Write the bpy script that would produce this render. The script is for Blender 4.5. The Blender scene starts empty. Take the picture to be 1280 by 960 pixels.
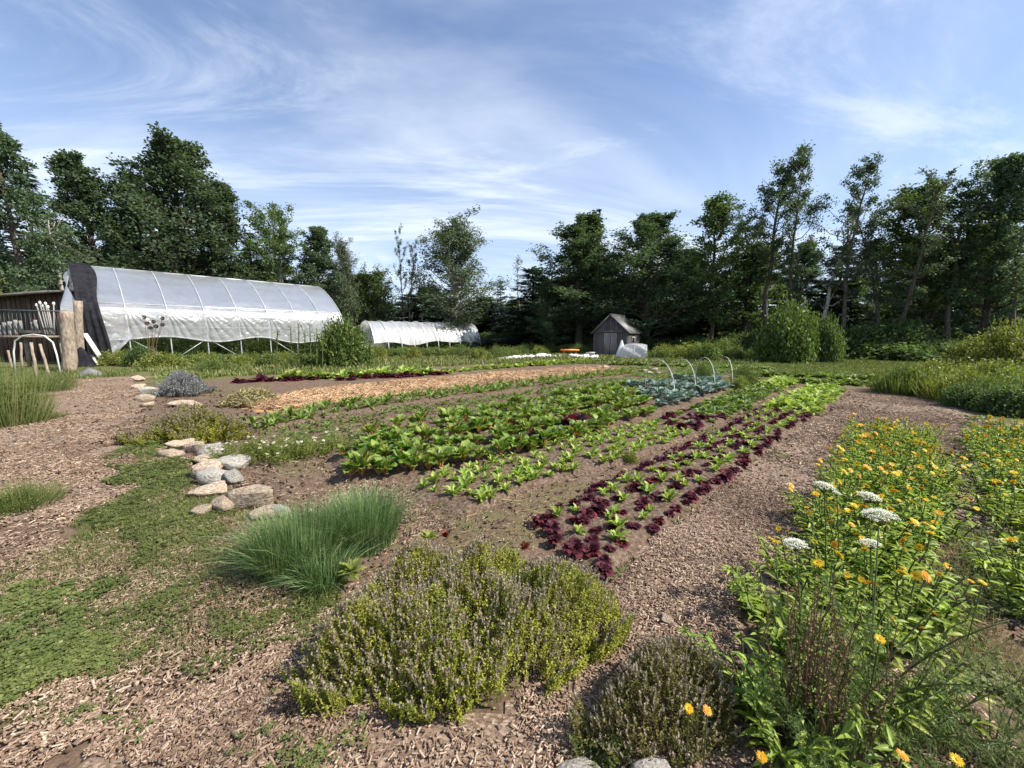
import bpy, math
import numpy as np
from mathutils import Vector, Matrix

# ------------------------------------------------------------------ camera, sky, sun, exposure
scene = bpy.context.scene
col = scene.collection
R = math.radians
CAM_H, FPX, PITCH = 1.55, 481.0, 7.35
cam_data = bpy.data.cameras.new('camera')
cam_data.sensor_width = 36.0
cam_data.lens = 36.0 * FPX / 1280.0
cam_data.clip_start = 0.05
cam_data.clip_end = 2000
cam = bpy.data.objects.new('camera', cam_data)
cam.location = (0, 0, CAM_H)
cam.rotation_euler = (R(90 - PITCH), 0, 0)
col.objects.link(cam)
scene.camera = cam

SUN_AZ, SUN_EL = 103.0, 46.0          # degrees right of the view direction (+Y), above the horizon
world = bpy.data.worlds.new('World')
scene.world = world
world.use_nodes = True
wn = world.node_tree
wn.nodes.clear()
def N(nt, typ, **kw):
    n = nt.nodes.new(typ)
    for k, v in kw.items():
        if k.startswith('i_'):
            n.inputs[k[2:]].default_value = v
        else:
            setattr(n, k, v)
    return n
def link(nt, a, b): nt.links.new(a, b)
def math_node(nt, op, a, b=None, c=None, clamp=False):
    n = nt.nodes.new('ShaderNodeMath'); n.operation = op; n.use_clamp = clamp
    for i, v in enumerate((a, b, c)):
        if v is None: continue
        if isinstance(v, (int, float)): n.inputs[i].default_value = v
        else: nt.links.new(v, n.inputs[i])
    return n.outputs[0]
def ramp(nt, fac, stops, interp='LINEAR'):
    n = nt.nodes.new('ShaderNodeValToRGB'); n.color_ramp.interpolation = interp
    e = n.color_ramp.elements
    while len(e) < len(stops): e.new(0.5)
    for i, (p, c) in enumerate(stops):
        e[i].position = p
        e[i].color = (c[0], c[1], c[2], 1) if not isinstance(c, (int, float)) else (c, c, c, 1)
    if fac is not None: nt.links.new(fac, n.inputs[0])
    return n.outputs[0]
def mixrgb(nt, fac, a, b, mode='MIX'):
    n = nt.nodes.new('ShaderNodeMix'); n.data_type = 'RGBA'; n.blend_type = mode
    for sock, v in ((n.inputs[0], fac), (n.inputs[6], a), (n.inputs[7], b)):
        if isinstance(v, (int, float)): sock.default_value = v
        elif isinstance(v, (tuple, list)): sock.default_value = (v[0], v[1], v[2], 1)
        else: nt.links.new(v, sock)
    return n.outputs[2]

sky = N(wn, 'ShaderNodeTexSky', sky_type='NISHITA', sun_disc=False)
sky.sun_elevation = R(SUN_EL)
sky.sun_rotation = R(SUN_AZ)
sky.air_density = 1.0; sky.dust_density = 0.4; sky.ozone_density = 2.6
tc = N(wn, 'ShaderNodeTexCoord')
sep = N(wn, 'ShaderNodeSeparateXYZ'); link(wn, tc.outputs['Generated'], sep.inputs[0])
zz = math_node(wn, 'ADD', math_node(wn, 'MAXIMUM', sep.outputs[2], 0.0), 0.10)
cx = math_node(wn, 'DIVIDE', sep.outputs[0], zz)
cy = math_node(wn, 'DIVIDE', sep.outputs[1], zz)
cmb = N(wn, 'ShaderNodeCombineXYZ'); link(wn, cx, cmb.inputs[0]); link(wn, cy, cmb.inputs[1])
def cloud_layer(rot, scale, nscale, detail, rough, dist, lo, hi, off=(0, 0, 0)):
    mp = N(wn, 'ShaderNodeMapping'); mp.inputs['Rotation'].default_value = (0, 0, R(rot))
    mp.inputs['Scale'].default_value = scale; mp.inputs['Location'].default_value = off
    link(wn, cmb.outputs[0], mp.inputs[0])
    nz = N(wn, 'ShaderNodeTexNoise'); nz.inputs['Scale'].default_value = nscale
    nz.inputs['Detail'].default_value = detail; nz.inputs['Roughness'].default_value = rough
    nz.inputs['Distortion'].default_value = dist
    link(wn, mp.outputs[0], nz.inputs['Vector'])
    mr = N(wn, 'ShaderNodeMapRange', interpolation_type='SMOOTHSTEP'); mr.inputs[1].default_value = lo; mr.inputs[2].default_value = hi
    link(wn, nz.outputs['Fac'], mr.inputs[0])
    return mr.outputs[0]
c1 = cloud_layer(-38, (0.55, 0.9, 1), 0.55, 6, 0.55, 1.5, 0.36, 0.66, (2.35, 0.9, 0))
c2 = cloud_layer(24, (0.42, 1.15, 1), 1.05, 10, 0.66, 2.0, 0.46, 0.70, (0.6, 3.1, 0))
cf = math_node(wn, 'ADD', math_node(wn, 'MULTIPLY', c1, 0.62), math_node(wn, 'MULTIPLY', c2, 0.46))
hz = N(wn, 'ShaderNodeMapRange'); hz.inputs[1].default_value = 0.55; hz.inputs[2].default_value = 0.02
hz.inputs[3].default_value = 0.06; hz.inputs[4].default_value = 0.58
link(wn, sep.outputs[2], hz.inputs[0])
cf = math_node(wn, 'ADD', math_node(wn, 'MULTIPLY', cf, 0.9), hz.outputs[0], clamp=True)
skyc = mixrgb(wn, math_node(wn, 'MULTIPLY', cf, 0.84), mixrgb(wn, 1.0, sky.outputs[0], (.80, .91, 1.07), 'MULTIPLY'), (5.8, 6.4, 7.3))
bg = N(wn, 'ShaderNodeBackground'); bg.inputs[1].default_value = 0.087
link(wn, skyc, bg.inputs[0])
wo = N(wn, 'ShaderNodeOutputWorld'); link(wn, bg.outputs[0], wo.inputs[0])

sun_d = bpy.data.lights.new('sun', 'SUN')
sun_d.energy = 4.7; sun_d.angle = R(0.55); sun_d.color = (1.0, 0.93, 0.82)
sun = bpy.data.objects.new('sun', sun_d)
sd = Vector((math.sin(R(SUN_AZ)) * math.cos(R(SUN_EL)), math.cos(R(SUN_AZ)) * math.cos(R(SUN_EL)), math.sin(R(SUN_EL))))
sun.rotation_euler = sd.to_track_quat('Z', 'Y').to_euler()
sun.location = (30, 10, 30)
col.objects.link(sun)
scene.view_settings.view_transform = 'Standard'
scene.view_settings.look = 'None'
scene.view_settings.exposure = 1.0
scene.view_settings.gamma = 1.0
scene.view_settings.use_curve_mapping = False
scene.cycles.use_denoising = True
scene.cycles.max_bounces = 6
scene.cycles.transparent_max_bounces = 12
scene.cycles.transmission_bounces = 4
scene.cycles.use_adaptive_sampling = True
scene.cycles.adaptive_threshold = 0.02

# ------------------------------------------------------------------ numeric helpers
rng = np.random.default_rng(7)
def U(a, b, n=None): return rng.uniform(a, b, n)
cp, sp = math.cos(R(PITCH)), math.sin(R(PITCH))
def ray(px, py):
    x = (px - 640) / FPX; y = -(py - 480) / FPX
    return np.array([x, cp + y * sp, -sp + y * cp])
def P(px, py, z=0.0):
    d = ray(px, py); t = (z - CAM_H) / d[2]
    return np.array([d[0] * t, d[1] * t, z])
def PY(px, py, Y):
    d = ray(px, py); t = Y / d[1]
    return np.array([d[0] * t, Y, CAM_H + d[2] * t])
def pxs(Y): return Y / FPX             # metres per photo pixel at depth Y (about)
def _hash(ix, iy, s):
    h = (ix.astype(np.int64) * 374761393 + iy.astype(np.int64) * 668265263 + s * 974711) & 0x7fffffff
    h = ((h ^ (h >> 13)) * 1274126177) & 0x7fffffff
    return ((h ^ (h >> 16)) & 0xffff) / 65535.0
def vnoise(x, y, s=0):
    x = np.asarray(x, float); y = np.asarray(y, float)
    ix = np.floor(x); iy = np.floor(y); fx = x - ix; fy = y - iy
    fx = fx * fx * (3 - 2 * fx); fy = fy * fy * (3 - 2 * fy)
    a = _hash(ix, iy, s); b = _hash(ix + 1, iy, s); c = _hash(ix, iy + 1, s); d = _hash(ix + 1, iy + 1, s)
    return (a * (1 - fx) + b * fx) * (1 - fy) + (c * (1 - fx) + d * fx) * fy
def fbm(x, y, s=0, o=3):
    v = 0; a = .5; t = 0
    for k in range(o):
        v = v + a * vnoise(np.asarray(x) * 2 ** k, np.asarray(y) * 2 ** k, s + k); t += a; a *= .5
    return v / t
def gz(x, y):
    return (vnoise(np.asarray(x) * .35, np.asarray(y) * .35, 3) - .5) * .07 + (vnoise(np.asarray(x) * 1.9, np.asarray(y) * 1.9, 9) - .5) * .02
def inside(x, y, poly):
    x = np.asarray(x); y = np.asarray(y); r = np.zeros(x.shape, bool)
    n = len(poly); j = n - 1
    for i in range(n):
        xi, yi = poly[i][:2]; xj, yj = poly[j][:2]
        if yi != yj:
            c = ((yi > y) != (yj > y)) & (x < (xj - xi) * (y - yi) / (yj - yi) + xi)
            r ^= c
        j = i
    return r
def poly_px(pts, z=0.0): return [tuple(P(a, b, z)[:2]) for a, b in pts]
def rough_inside(x, y, poly, amp=.12, f=2.2, s=20):
    dx = (fbm(x * f, y * f, s) - .5) * 2 * amp * 2; dy = (fbm(x * f, y * f, s + 50) - .5) * 2 * amp * 2
    return inside(x + dx, y + dy, poly)
def sample_poly(poly, n, amp=.1, f=2.2, s=20):
    a = np.array([p[:2] for p in poly]); lo = a.min(0) - amp; hi = a.max(0) + amp
    xs = []; ys = []; got = 0
    for _ in range(12):
        x = U(lo[0], hi[0], n); y = U(lo[1], hi[1], n)
        m = rough_inside(x, y, poly, amp, f, s)
        xs.append(x[m]); ys.append(y[m]); got += m.sum()
        if got >= n: break
    return np.concatenate(xs)[:n], np.concatenate(ys)[:n]
def nrm(v): return v / np.maximum(np.linalg.norm(v, axis=-1, keepdims=True), 1e-9)
def rand_dirs(n):
    return nrm(rng.normal(size=(n, 3)))

class MB:                                # collects vertices and faces of one mesh
    def __init__(s): s.v = []; s.f = []; s.n = 0
    def add(s, v, *fs):
        v = np.asarray(v, float).reshape(-1, 3)
        for f in fs:
            f = np.asarray(f, int)
            if f.size: s.f.append(f + s.n)
        s.v.append(v); s.n += len(v)
        return s
    def inst(s, tv, tf, pos, X, Y, Z):   # a template copied onto n frames
        tv = np.asarray(tv, float); tf = np.asarray(tf, int); n = len(pos); k = len(tv)
        if n == 0: return s
        v = pos[:, None, :] + tv[None, :, 0:1] * X[:, None, :] + tv[None, :, 1:2] * Y[:, None, :] + tv[None, :, 2:3] * Z[:, None, :]
        f = tf[None] + (np.arange(n) * k)[:, None, None]
        return s.add(v.reshape(-1, 3), f.reshape(-1, tf.shape[1]))
    def box(s, c, size, M=None):
        a = np.array([(x, y, z) for z in (-.5, .5) for y in (-.5, .5) for x in (-.5, .5)]) * np.array(size)
        if M is not None: a = a @ np.asarray(M).T
        return s.add(a + np.array(c), [(0, 2, 3, 1), (4, 5, 7, 6), (0, 1, 5, 4), (2, 6, 7, 3), (0, 4, 6, 2), (1, 3, 7, 5)])
    def tube(s, pts, rad, sides=6, cap=True):
        pts = np.asarray(pts, float); m = len(pts); rad = np.broadcast_to(rad, (m,))
        t = np.gradient(pts, axis=0); t = nrm(t)
        ref = np.where(np.abs(t[:, 2:3]) > .9, np.array([[1., 0, 0]]), np.array([[0, 0, 1.]]))
        a = nrm(np.cross(t, ref)); b = np.cross(t, a)
        for i in range(1, m):
            if np.dot(a[i], a[i - 1]) < 0: a[i] = -a[i]; b[i] = -b[i]
        an = np.arange(sides) / sides * 2 * math.pi
        v = pts[:, None] + rad[:, None, None] * (np.cos(an)[None, :, None] * a[:, None] + np.sin(an)[None, :, None] * b[:, None])
        i = np.arange(m - 1)[:, None] * sides; j = np.arange(sides)[None]; j2 = (j + 1) % sides
        q = np.stack([i + j, i + j2, i + sides + j2, i + sides + j], -1).reshape(-1, 4)
        s.add(v.reshape(-1, 3), q)
        if cap and sides >= 3:
            base = s.n - m * sides
            s.f.append(np.array([list(range(base, base + sides))[::-1]])); s.f.append(np.array([list(range(base + (m - 1) * sides, base + m * sides))]))
        return s
    def mesh(s, name, mat=None, smooth=False):
        me = bpy.data.meshes.new(name)
        if s.n == 0: return me
        v = np.concatenate(s.v).astype(np.float32)
        me.vertices.add(len(v)); me.vertices.foreach_set('co', v.ravel())
        loops = np.concatenate([f.ravel() for f in s.f]); tot = np.concatenate([np.full(len(f), f.shape[1]) for f in s.f])
        st = np.concatenate([[0], np.cumsum(tot)[:-1]])
        me.loops.add(len(loops)); me.loops.foreach_set('vertex_index', loops.astype(np.int32))
        me.polygons.add(len(tot)); me.polygons.foreach_set('loop_start', st.astype(np.int32))
        if smooth: me.polygons.foreach_set('use_smooth', np.ones(len(tot), bool))
        me.update(calc_edges=True)
        if mat is not None: me.materials.append(mat)
        return me

def obj(name, me, parent=None, loc=None, rz=0.0):
    o = bpy.data.objects.new(name, me); col.objects.link(o)
    if parent is not None: o.parent = parent
    if loc is not None: o.location = tuple(float(c) for c in loc)
    if rz: o.rotation_euler = (0, 0, rz)
    return o
def tag(o, label, cat, group=None, kind=None):
    o['label'] = label; o['category'] = cat
    if group: o['group'] = group
    if kind: o['kind'] = kind
    return o
def thing(name, label, cat, loc=(0, 0, 0), rz=0.0, group=None):
    return tag(obj(name, None, None, loc, rz), label, cat, group)
def copy_tree(o, parent=None):
    c = o.copy(); col.objects.link(c); c.parent = parent
    for ch in KIDS.get(o.name, []): copy_tree(ch, c)
    return c
KIDS = {}
def kid(name, me, parent):
    o = obj(name, me, parent); KIDS.setdefault(parent.name, []).append(o); return o

def frames(d, up):                       # leaf axis d, approximate face normal up
    X = nrm(np.cross(d, up)); Z = np.cross(X, d)
    return X, d, Z
# leaf templates: x across, y along, z out of the face
QUAD_T = (np.array([(0, 0, 0), (.5, .5, .06), (0, 1, 0), (-.5, .5, .06)]), np.array([(0, 1, 2, 3)]))
def leaf_template(widths, curl=.25, fold=.12, stalk=0.0):
    k = len(widths); v = []
    for i, w in enumerate(widths):
        t = i / (k - 1); z = -curl * t * t; y = t * (1 - .12 * curl * t)
        v += [(-w / 2, y, z + fold * w), (0, y, z), (w / 2, y, z + fold * w)]
    f = []
    for i in range(k - 1):
        a = i * 3
        f += [(a, a + 1, a + 4, a + 3), (a + 1, a + 2, a + 5, a + 4)]
    return np.array(v), np.array(f)
BLADE_T = (np.array([(-.5, 0, 0), (.5, 0, 0), (.42, .45, .03), (-.42, .45, .03), (.22, .8, -.1), (-.22, .8, -.1), (0, 1, -.25)]),
           np.array([(0, 1, 2, 3), (3, 2, 4, 5), (5, 4, 6, 6)]))
BLADE_T = (np.array([(-.5, 0, 0), (.5, 0, 0), (.45, .5, .02), (-.45, .5, .02), (.12, 1, -.18), (-.12, 1, -.18)]), np.array([(0, 1, 2, 3), (3, 2, 4, 5)]))

# ------------------------------------------------------------------ materials
def new_mat(name):
    m = bpy.data.materials.new(name); m.use_nodes = True
    nt = m.node_tree; nt.nodes.clear()
    out = nt.nodes.new('ShaderNodeOutputMaterial')
    return m, nt, out
def principled(nt, rough=.8, spec=.3, metal=0.0):
    b = nt.nodes.new('ShaderNodeBsdfPrincipled')
    b.inputs['Roughness'].default_value = rough; b.inputs['Specular IOR Level'].default_value = spec; b.inputs['Metallic'].default_value = metal
    return b
def leaf_mat(name, cols, rough=.5, trans=.3, spec=.3, objvar=.25, tcol=(1.25, 1.35, .6), patch=0.0, pscale=3.0, gain=1.0):
    cols = [tuple(min(.85, k * gain) for k in c_) for c_ in cols]
    m, nt, out = new_mat(name)
    g = nt.nodes.new('ShaderNodeNewGeometry')
    stops = [(i / max(1, len(cols) - 1), c) for i, c in enumerate(cols)]
    fac = g.outputs['Random Per Island']
    if patch:
        tcn = nt.nodes.new('ShaderNodeTexCoord'); nz = nt.nodes.new('ShaderNodeTexNoise'); nz.inputs['Scale'].default_value = pscale; nz.inputs['Detail'].default_value = 3
        link(nt, tcn.outputs['Object'], nz.inputs['Vector'])
        fac = math_node(nt, 'ADD', math_node(nt, 'MULTIPLY', fac, 1 - patch), math_node(nt, 'MULTIPLY', math_node(nt, 'MULTIPLY_ADD', nz.outputs['Fac'], 2.4, -.7, clamp=True), patch), clamp=True)
    c = ramp(nt, fac, stops)
    oi = nt.nodes.new('ShaderNodeObjectInfo')
    hsv = nt.nodes.new('ShaderNodeHueSaturation')
    link(nt, math_node(nt, 'MULTIPLY_ADD', oi.outputs['Random'], objvar, 1 - objvar / 2), hsv.inputs['Value'])
    link(nt, math_node(nt, 'MULTIPLY_ADD', oi.outputs['Random'], .02, .49), hsv.inputs['Hue'])
    link(nt, c, hsv.inputs['Color'])
    b = principled(nt, rough, spec); link(nt, hsv.outputs[0], b.inputs['Base Color'])
    t = nt.nodes.new('ShaderNodeBsdfTranslucent')
    link(nt, mixrgb(nt, 1.0, hsv.outputs[0], tcol, 'MULTIPLY'), t.inputs[0])
    mx = nt.nodes.new('ShaderNodeMixShader'); mx.inputs[0].default_value = trans
    link(nt, b.outputs[0], mx.inputs[1]); link(nt, t.outputs[0], mx.inputs[2]); link(nt, mx.outputs[0], out.inputs[0])
    return m
def solid_mat(name, cols, rough=.7, spec=.3, scale=8.0, bump=.2, metal=0.0, stretch=(1, 1, 1), objvar=.2, island=False, detail=5, dist=.02, blotch=0.0):
    m, nt, out = new_mat(name)
    tcn = nt.nodes.new('ShaderNodeTexCoord'); mp = nt.nodes.new('ShaderNodeMapping'); mp.inputs['Scale'].default_value = stretch
    link(nt, tcn.outputs['Object'], mp.inputs[0])
    nz = nt.nodes.new('ShaderNodeTexNoise'); nz.inputs['Scale'].default_value = scale; nz.inputs['Detail'].default_value = detail; nz.inputs['Roughness'].default_value = .62
    link(nt, mp.outputs[0], nz.inputs['Vector'])
    fac = nz.outputs['Fac']
    if island:
        g = nt.nodes.new('ShaderNodeNewGeometry')
        fac = math_node(nt, 'ADD', math_node(nt, 'MULTIPLY', fac, .35), math_node(nt, 'MULTIPLY', g.outputs['Random Per Island'], .65))
        stops = [(.15 + .7 * i / max(1, len(cols) - 1), c) for i, c in enumerate(cols)]
    else:
        stops = [(.3 + .4 * i / max(1, len(cols) - 1), c) for i, c in enumerate(cols)]
    c = ramp(nt, fac, stops)
    oi = nt.nodes.new('ShaderNodeObjectInfo'); hsv = nt.nodes.new('ShaderNodeHueSaturation')
    link(nt, math_node(nt, 'MULTIPLY_ADD', oi.outputs['Random'], objvar, 1 - objvar / 2), hsv.inputs['Value']); link(nt, c, hsv.inputs['Color'])
    b = principled(nt, rough, spec, metal); csock = hsv.outputs[0]
    if blotch:                             # damp and dusty patches over a wide area
        n2 = nt.nodes.new('ShaderNodeTexNoise'); n2.inputs['Scale'].default_value = blotch; n2.inputs['Detail'].default_value = 4; link(nt, tcn.outputs['Object'], n2.inputs['Vector'])
        csock = mixrgb(nt, 1.0, csock, ramp(nt, n2.outputs['Fac'], [(.3, (.62, .58, .55)), (.5, (.95, .93, .9)), (.7, (1.2, 1.18, 1.15))]), 'MULTIPLY')
    link(nt, csock, b.inputs['Base Color'])
    if bump:
        bp = nt.nodes.new('ShaderNodeBump'); bp.inputs['Strength'].default_value = bump; bp.inputs['Distance'].default_value = dist
        link(nt, nz.outputs['Fac'], bp.inputs['Height']); link(nt, bp.outputs[0], b.inputs['Normal'])
    link(nt, b.outputs[0], out.inputs[0])
    return m

def ground_material():
    m, nt, out = new_mat('ground')
    tcn = nt.nodes.new('ShaderNodeTexCoord')
    def noise(scale, detail=5, rough=.65, out_='Fac'):
        n = nt.nodes.new('ShaderNodeTexNoise'); n.inputs['Scale'].default_value = scale; n.inputs['Detail'].default_value = detail; n.inputs['Roughness'].default_value = rough
        link(nt, tcn.outputs['Object'], n.inputs['Vector']); return n.outputs[out_]
    big = noise(.8); mid = noise(6); fine = noise(55, 6, .7)
    soil = ramp(nt, math_node(nt, 'ADD', math_node(nt, 'MULTIPLY', fine, .6), math_node(nt, 'MULTIPLY', mid, .4)),
                [(.30, (.055, .036, .024)), (.5, (.135, .092, .064)), (.72, (.25, .185, .135))])
    vor = nt.nodes.new('ShaderNodeTexVoronoi'); vor.inputs['Scale'].default_value = 75; vor.inputs['Randomness'].default_value = 1
    mp = nt.nodes.new('ShaderNodeMapping'); mp.inputs['Scale'].default_value = (1, 1.6, 1); mp.inputs['Rotation'].default_value = (0, 0, .6)
    link(nt, tcn.outputs['Object'], mp.inputs[0]); link(nt, mp.outputs[0], vor.inputs['Vector'])
    spx = nt.nodes.new('ShaderNodeSeparateColor'); link(nt, vor.outputs['Color'], spx.inputs[0])
    chips = ramp(nt, spx.outputs[0], [(.0, (.10, .067, .047)), (.35, (.175, .122, .088)), (.7, (.245, .178, .132)), (1.0, (.35, .27, .205))])
    grass = ramp(nt, math_node(nt, 'ADD', math_node(nt, 'MULTIPLY', fine, .5), math_node(nt, 'MULTIPLY', big, .5)),
                 [(.3, (.05, .055, .02)), (.5, (.105, .11, .038)), (.7, (.20, .165, .085))])
    straw = ramp(nt, fine, [(.3, (.24, .13, .06)), (.55, (.42, .25, .12)), (.75, (.55, .36, .2))])
    at = nt.nodes.new('ShaderNodeVertexColor'); at.layer_name = 'zone'
    sc = nt.nodes.new('ShaderNodeSeparateColor'); link(nt, at.outputs[0], sc.inputs[0])
    def edge(sock, amt=.55):
        v = math_node(nt, 'ADD', sock, math_node(nt, 'MULTIPLY', math_node(nt, 'SUBTRACT', math_node(nt, 'ADD', math_node(nt, 'MULTIPLY', mid, .6), math_node(nt, 'MULTIPLY', fine, .4)), .5), amt * 2))
        r = nt.nodes.new('ShaderNodeMapRange'); r.inputs[1].default_value = .38; r.inputs[2].default_value = .62; link(nt, v, r.inputs[0]); return r.outputs[0]
    c = mixrgb(nt, edge(sc.outputs[1]), soil, chips)
    c = mixrgb(nt, edge(sc.outputs[0]), c, grass)
    c = mixrgb(nt, edge(sc.outputs[2], .3), c, straw)
    b = principled(nt, .92, .15); link(nt, c, b.inputs['Base Color'])
    bp = nt.nodes.new('ShaderNodeBump'); bp.inputs['Strength'].default_value = .7; bp.inputs['Distance'].default_value = .02
    link(nt, math_node(nt, 'ADD', math_node(nt, 'MULTIPLY', fine, .6), math_node(nt, 'ADD', mid, math_node(nt, 'MULTIPLY', spx.outputs[1], .35))), bp.inputs['Height']); link(nt, bp.outputs[0], b.inputs['Normal'])
    link(nt, b.outputs[0], out.inputs[0])
    return m

def plastic_mat(name, tint, transp, diff_col, fold_scale=3.0, bump=.6):
    m, nt, out = new_mat(name)
    tcn = nt.nodes.new('ShaderNodeTexCoord'); mp = nt.nodes.new('ShaderNodeMapping'); mp.inputs['Scale'].default_value = (.35, 1.0, 1.0)
    link(nt, tcn.outputs['Object'], mp.inputs[0])
    nz = nt.nodes.new('ShaderNodeTexNoise'); nz.inputs['Scale'].default_value = fold_scale; nz.inputs['Detail'].default_value = 5; nz.inputs['Distortion'].default_value = .6
    link(nt, mp.outputs[0], nz.inputs['Vector'])
    bp = nt.nodes.new('ShaderNodeBump'); bp.inputs['Strength'].default_value = bump; bp.inputs['Distance'].default_value = .06; link(nt, nz.outputs['Fac'], bp.inputs['Height'])
    d = nt.nodes.new('ShaderNodeBsdfDiffuse'); d.inputs[0].default_value = (*diff_col, 1); link(nt, bp.outputs[0], d.inputs['Normal'])
    tl = nt.nodes.new('ShaderNodeBsdfTranslucent'); tl.inputs[0].default_value = (*diff_col, 1); link(nt, bp.outputs[0], tl.inputs['Normal'])
    gl = nt.nodes.new('ShaderNodeBsdfGlossy'); gl.inputs[0].default_value = (.9, .92, .95, 1); gl.inputs['Roughness'].default_value = .28; link(nt, bp.outputs[0], gl.inputs['Normal'])
    tr = nt.nodes.new('ShaderNodeBsdfTransparent'); tr.inputs[0].default_value = (*tint, 1)
    a = nt.nodes.new('ShaderNodeMixShader'); a.inputs[0].default_value = .5; link(nt, d.outputs[0], a.inputs[1]); link(nt, tl.outputs[0], a.inputs[2])
    b = nt.nodes.new('ShaderNodeMixShader'); link(nt, math_node(nt, 'MULTIPLY_ADD', nz.outputs['Fac'], -.25, transp + .12, clamp=True), b.inputs[0]); link(nt, a.outputs[0], b.inputs[1]); link(nt, tr.outputs[0], b.inputs[2])
    fr = nt.nodes.new('ShaderNodeFresnel'); fr.inputs[0].default_value = 1.45; link(nt, bp.outputs[0], fr.inputs['Normal'])
    c = nt.nodes.new('ShaderNodeMixShader'); link(nt, math_node(nt, 'ADD', math_node(nt, 'MULTIPLY', fr.outputs[0], .45), .03, clamp=True), c.inputs[0]); link(nt, b.outputs[0], c.inputs[1]); link(nt, gl.outputs[0], c.inputs[2])
    link(nt, c.outputs[0], out.inputs[0])
    return m

M = {}
M['ground'] = ground_material()
M['chip'] = solid_mat('wood_chip', [(.10, .066, .047), (.20, .137, .098), (.29, .21, .155), (.47, .375, .29)], .85, .2, 30, .1, island=True, objvar=.12, blotch=1.1)
M['straw'] = solid_mat('straw', [(.19, .11, .055), (.33, .205, .11), (.43, .285, .165), (.52, .385, .255)], .7, .3, 20, 0, island=True, objvar=0, blotch=.7)
M['soil'] = solid_mat('bed_soil', [(.05, .034, .024), (.115, .08, .058), (.22, .165, .125)], .95, .1, 26, .9, objvar=.06, detail=7, dist=.03)
M['stone'] = solid_mat('stone', [(.15, .105, .075), (.33, .255, .185), (.46, .375, .285), (.58, .505, .41)], .88, .2, 5, .8, objvar=.45, detail=9, dist=.06)
M['granite'] = solid_mat('granite', [(.13, .12, .10), (.28, .26, .225), (.36, .34, .30), (.50, .475, .425)], .85, .25, 7, .7, objvar=.3, detail=9, dist=.05)
M['bark'] = solid_mat('bark', [(.035, .028, .022), (.085, .07, .055), (.15, .13, .11)], .95, .1, 7, .8, stretch=(3, 3, .6), objvar=.3)
M['pale_bark'] = solid_mat('pale_bark', [(.13, .115, .10), (.30, .28, .25), (.45, .43, .40)], .85, .2, 5, .4, stretch=(1, 1, 3), objvar=.2)
M['log'] = solid_mat('log_wood', [(.13, .10, .075), (.27, .22, .17), (.40, .345, .28)], .85, .15, 7, .7, stretch=(2, 2, .7))
M['grey_board'] = solid_mat('grey_board', [(.045, .04, .038), (.095, .085, .08), (.17, .155, .145)], .9, .15, 6, .5, stretch=(8, 8, .5), objvar=.5)
M['pale_board'] = solid_mat('pale_board', [(.13, .12, .11), (.235, .22, .205), (.34, .32, .30)], .9, .15, 6, .5, stretch=(8, 8, .5), objvar=.25)
M['brown_board'] = solid_mat('brown_board', [(.05, .03, .024), (.115, .072, .056), (.20, .135, .108)], .9, .15, 5, .5, stretch=(8, 8, .5), objvar=.5)
M['white_board'] = solid_mat('white_board', [(.42, .40, .36), (.60, .58, .54), (.72, .70, .66)], .7, .3, 6, .2, stretch=(4, 4, .5))
M['tin'] = solid_mat('roof_metal', [(.12, .115, .11), (.175, .168, .164), (.235, .228, .22)], .55, .4, 2, .1, stretch=(1, 5, 1), metal=.25)
M['pipe'] = solid_mat('metal_pipe', [(.36, .37, .38), (.5, .51, .52), (.6, .61, .62)], .45, .5, 3, 0, metal=.4)
M['pvc'] = solid_mat('white_pipe', [(.45, .46, .45), (.58, .58, .56), (.66, .66, .64)], .5, .4, 4, 0)
M['black'] = solid_mat('black_cloth', [(.008, .008, .010), (.017, .017, .021), (.028, .028, .034)], .9, .1, 3, .4)
M['fabric'] = solid_mat('white_fabric', [(.48, .48, .46), (.64, .64, .62), (.74, .74, .72)], .85, .2, 3, .5, dist=.05)
M['orange'] = solid_mat('orange_plastic', [(.55, .16, .03), (.66, .21, .04), (.72, .26, .06)], .5, .4, 4, 0)
M['teal'] = solid_mat('teal_metal', [(.03, .06, .065), (.05, .09, .095), (.08, .12, .125)], .5, .4, 4, 0)
M['poly'] = plastic_mat('greenhouse_film', (.87, .90, .93), .46, (.58, .60, .63), 3.0, .7)
M['poly_dense'] = plastic_mat('gathered_film', (.88, .90, .92), .44, (.68, .70, .71), 5.0, .6)
M['film'] = plastic_mat('crumpled_film', (.9, .9, .9), .12, (.62, .63, .64), 6.0, .9)
M['poly_far'] = plastic_mat('tunnel_film', (.88, .90, .91), .22, (.84, .85, .85), 2.5, .4)
# foliage
M['tree_a'] = leaf_mat('broadleaf', [(.034, .054, .036), (.076, .115, .064), (.135, .18, .095)], .6, .36, objvar=.45, patch=.4, pscale=.45, spec=.2)
M['tree_b'] = leaf_mat('light_broadleaf', [(.042, .068, .028), (.09, .135, .048), (.155, .20, .072)], .6, .38, objvar=.3, patch=.35, pscale=.5, spec=.2)
M['tree_c'] = leaf_mat('conifer', [(.026, .042, .034), (.046, .072, .052), (.075, .11, .07)], .5, .15, objvar=.35, spec=.5)
M['tree_d'] = leaf_mat('grey_poplar', [(.045, .064, .035), (.085, .115, .060), (.14, .17, .095)], .5, .25, objvar=.25, patch=.3, pscale=.5)
M['bush'] = leaf_mat('bush_leaf', [(.045, .078, .02), (.095, .15, .035), (.17, .225, .055)], .5, .3, patch=.3, pscale=1.5)
M['weed'] = leaf_mat('weed_leaf', [(.055, .085, .02), (.115, .16, .038), (.20, .235, .07)], .55, .3, patch=.3, pscale=2)
M['weed_y'] = leaf_mat('yellow_weed_leaf', [(.085, .115, .022), (.18, .21, .045), (.30, .31, .08)], .55, .32, patch=.3, pscale=2)
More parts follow.
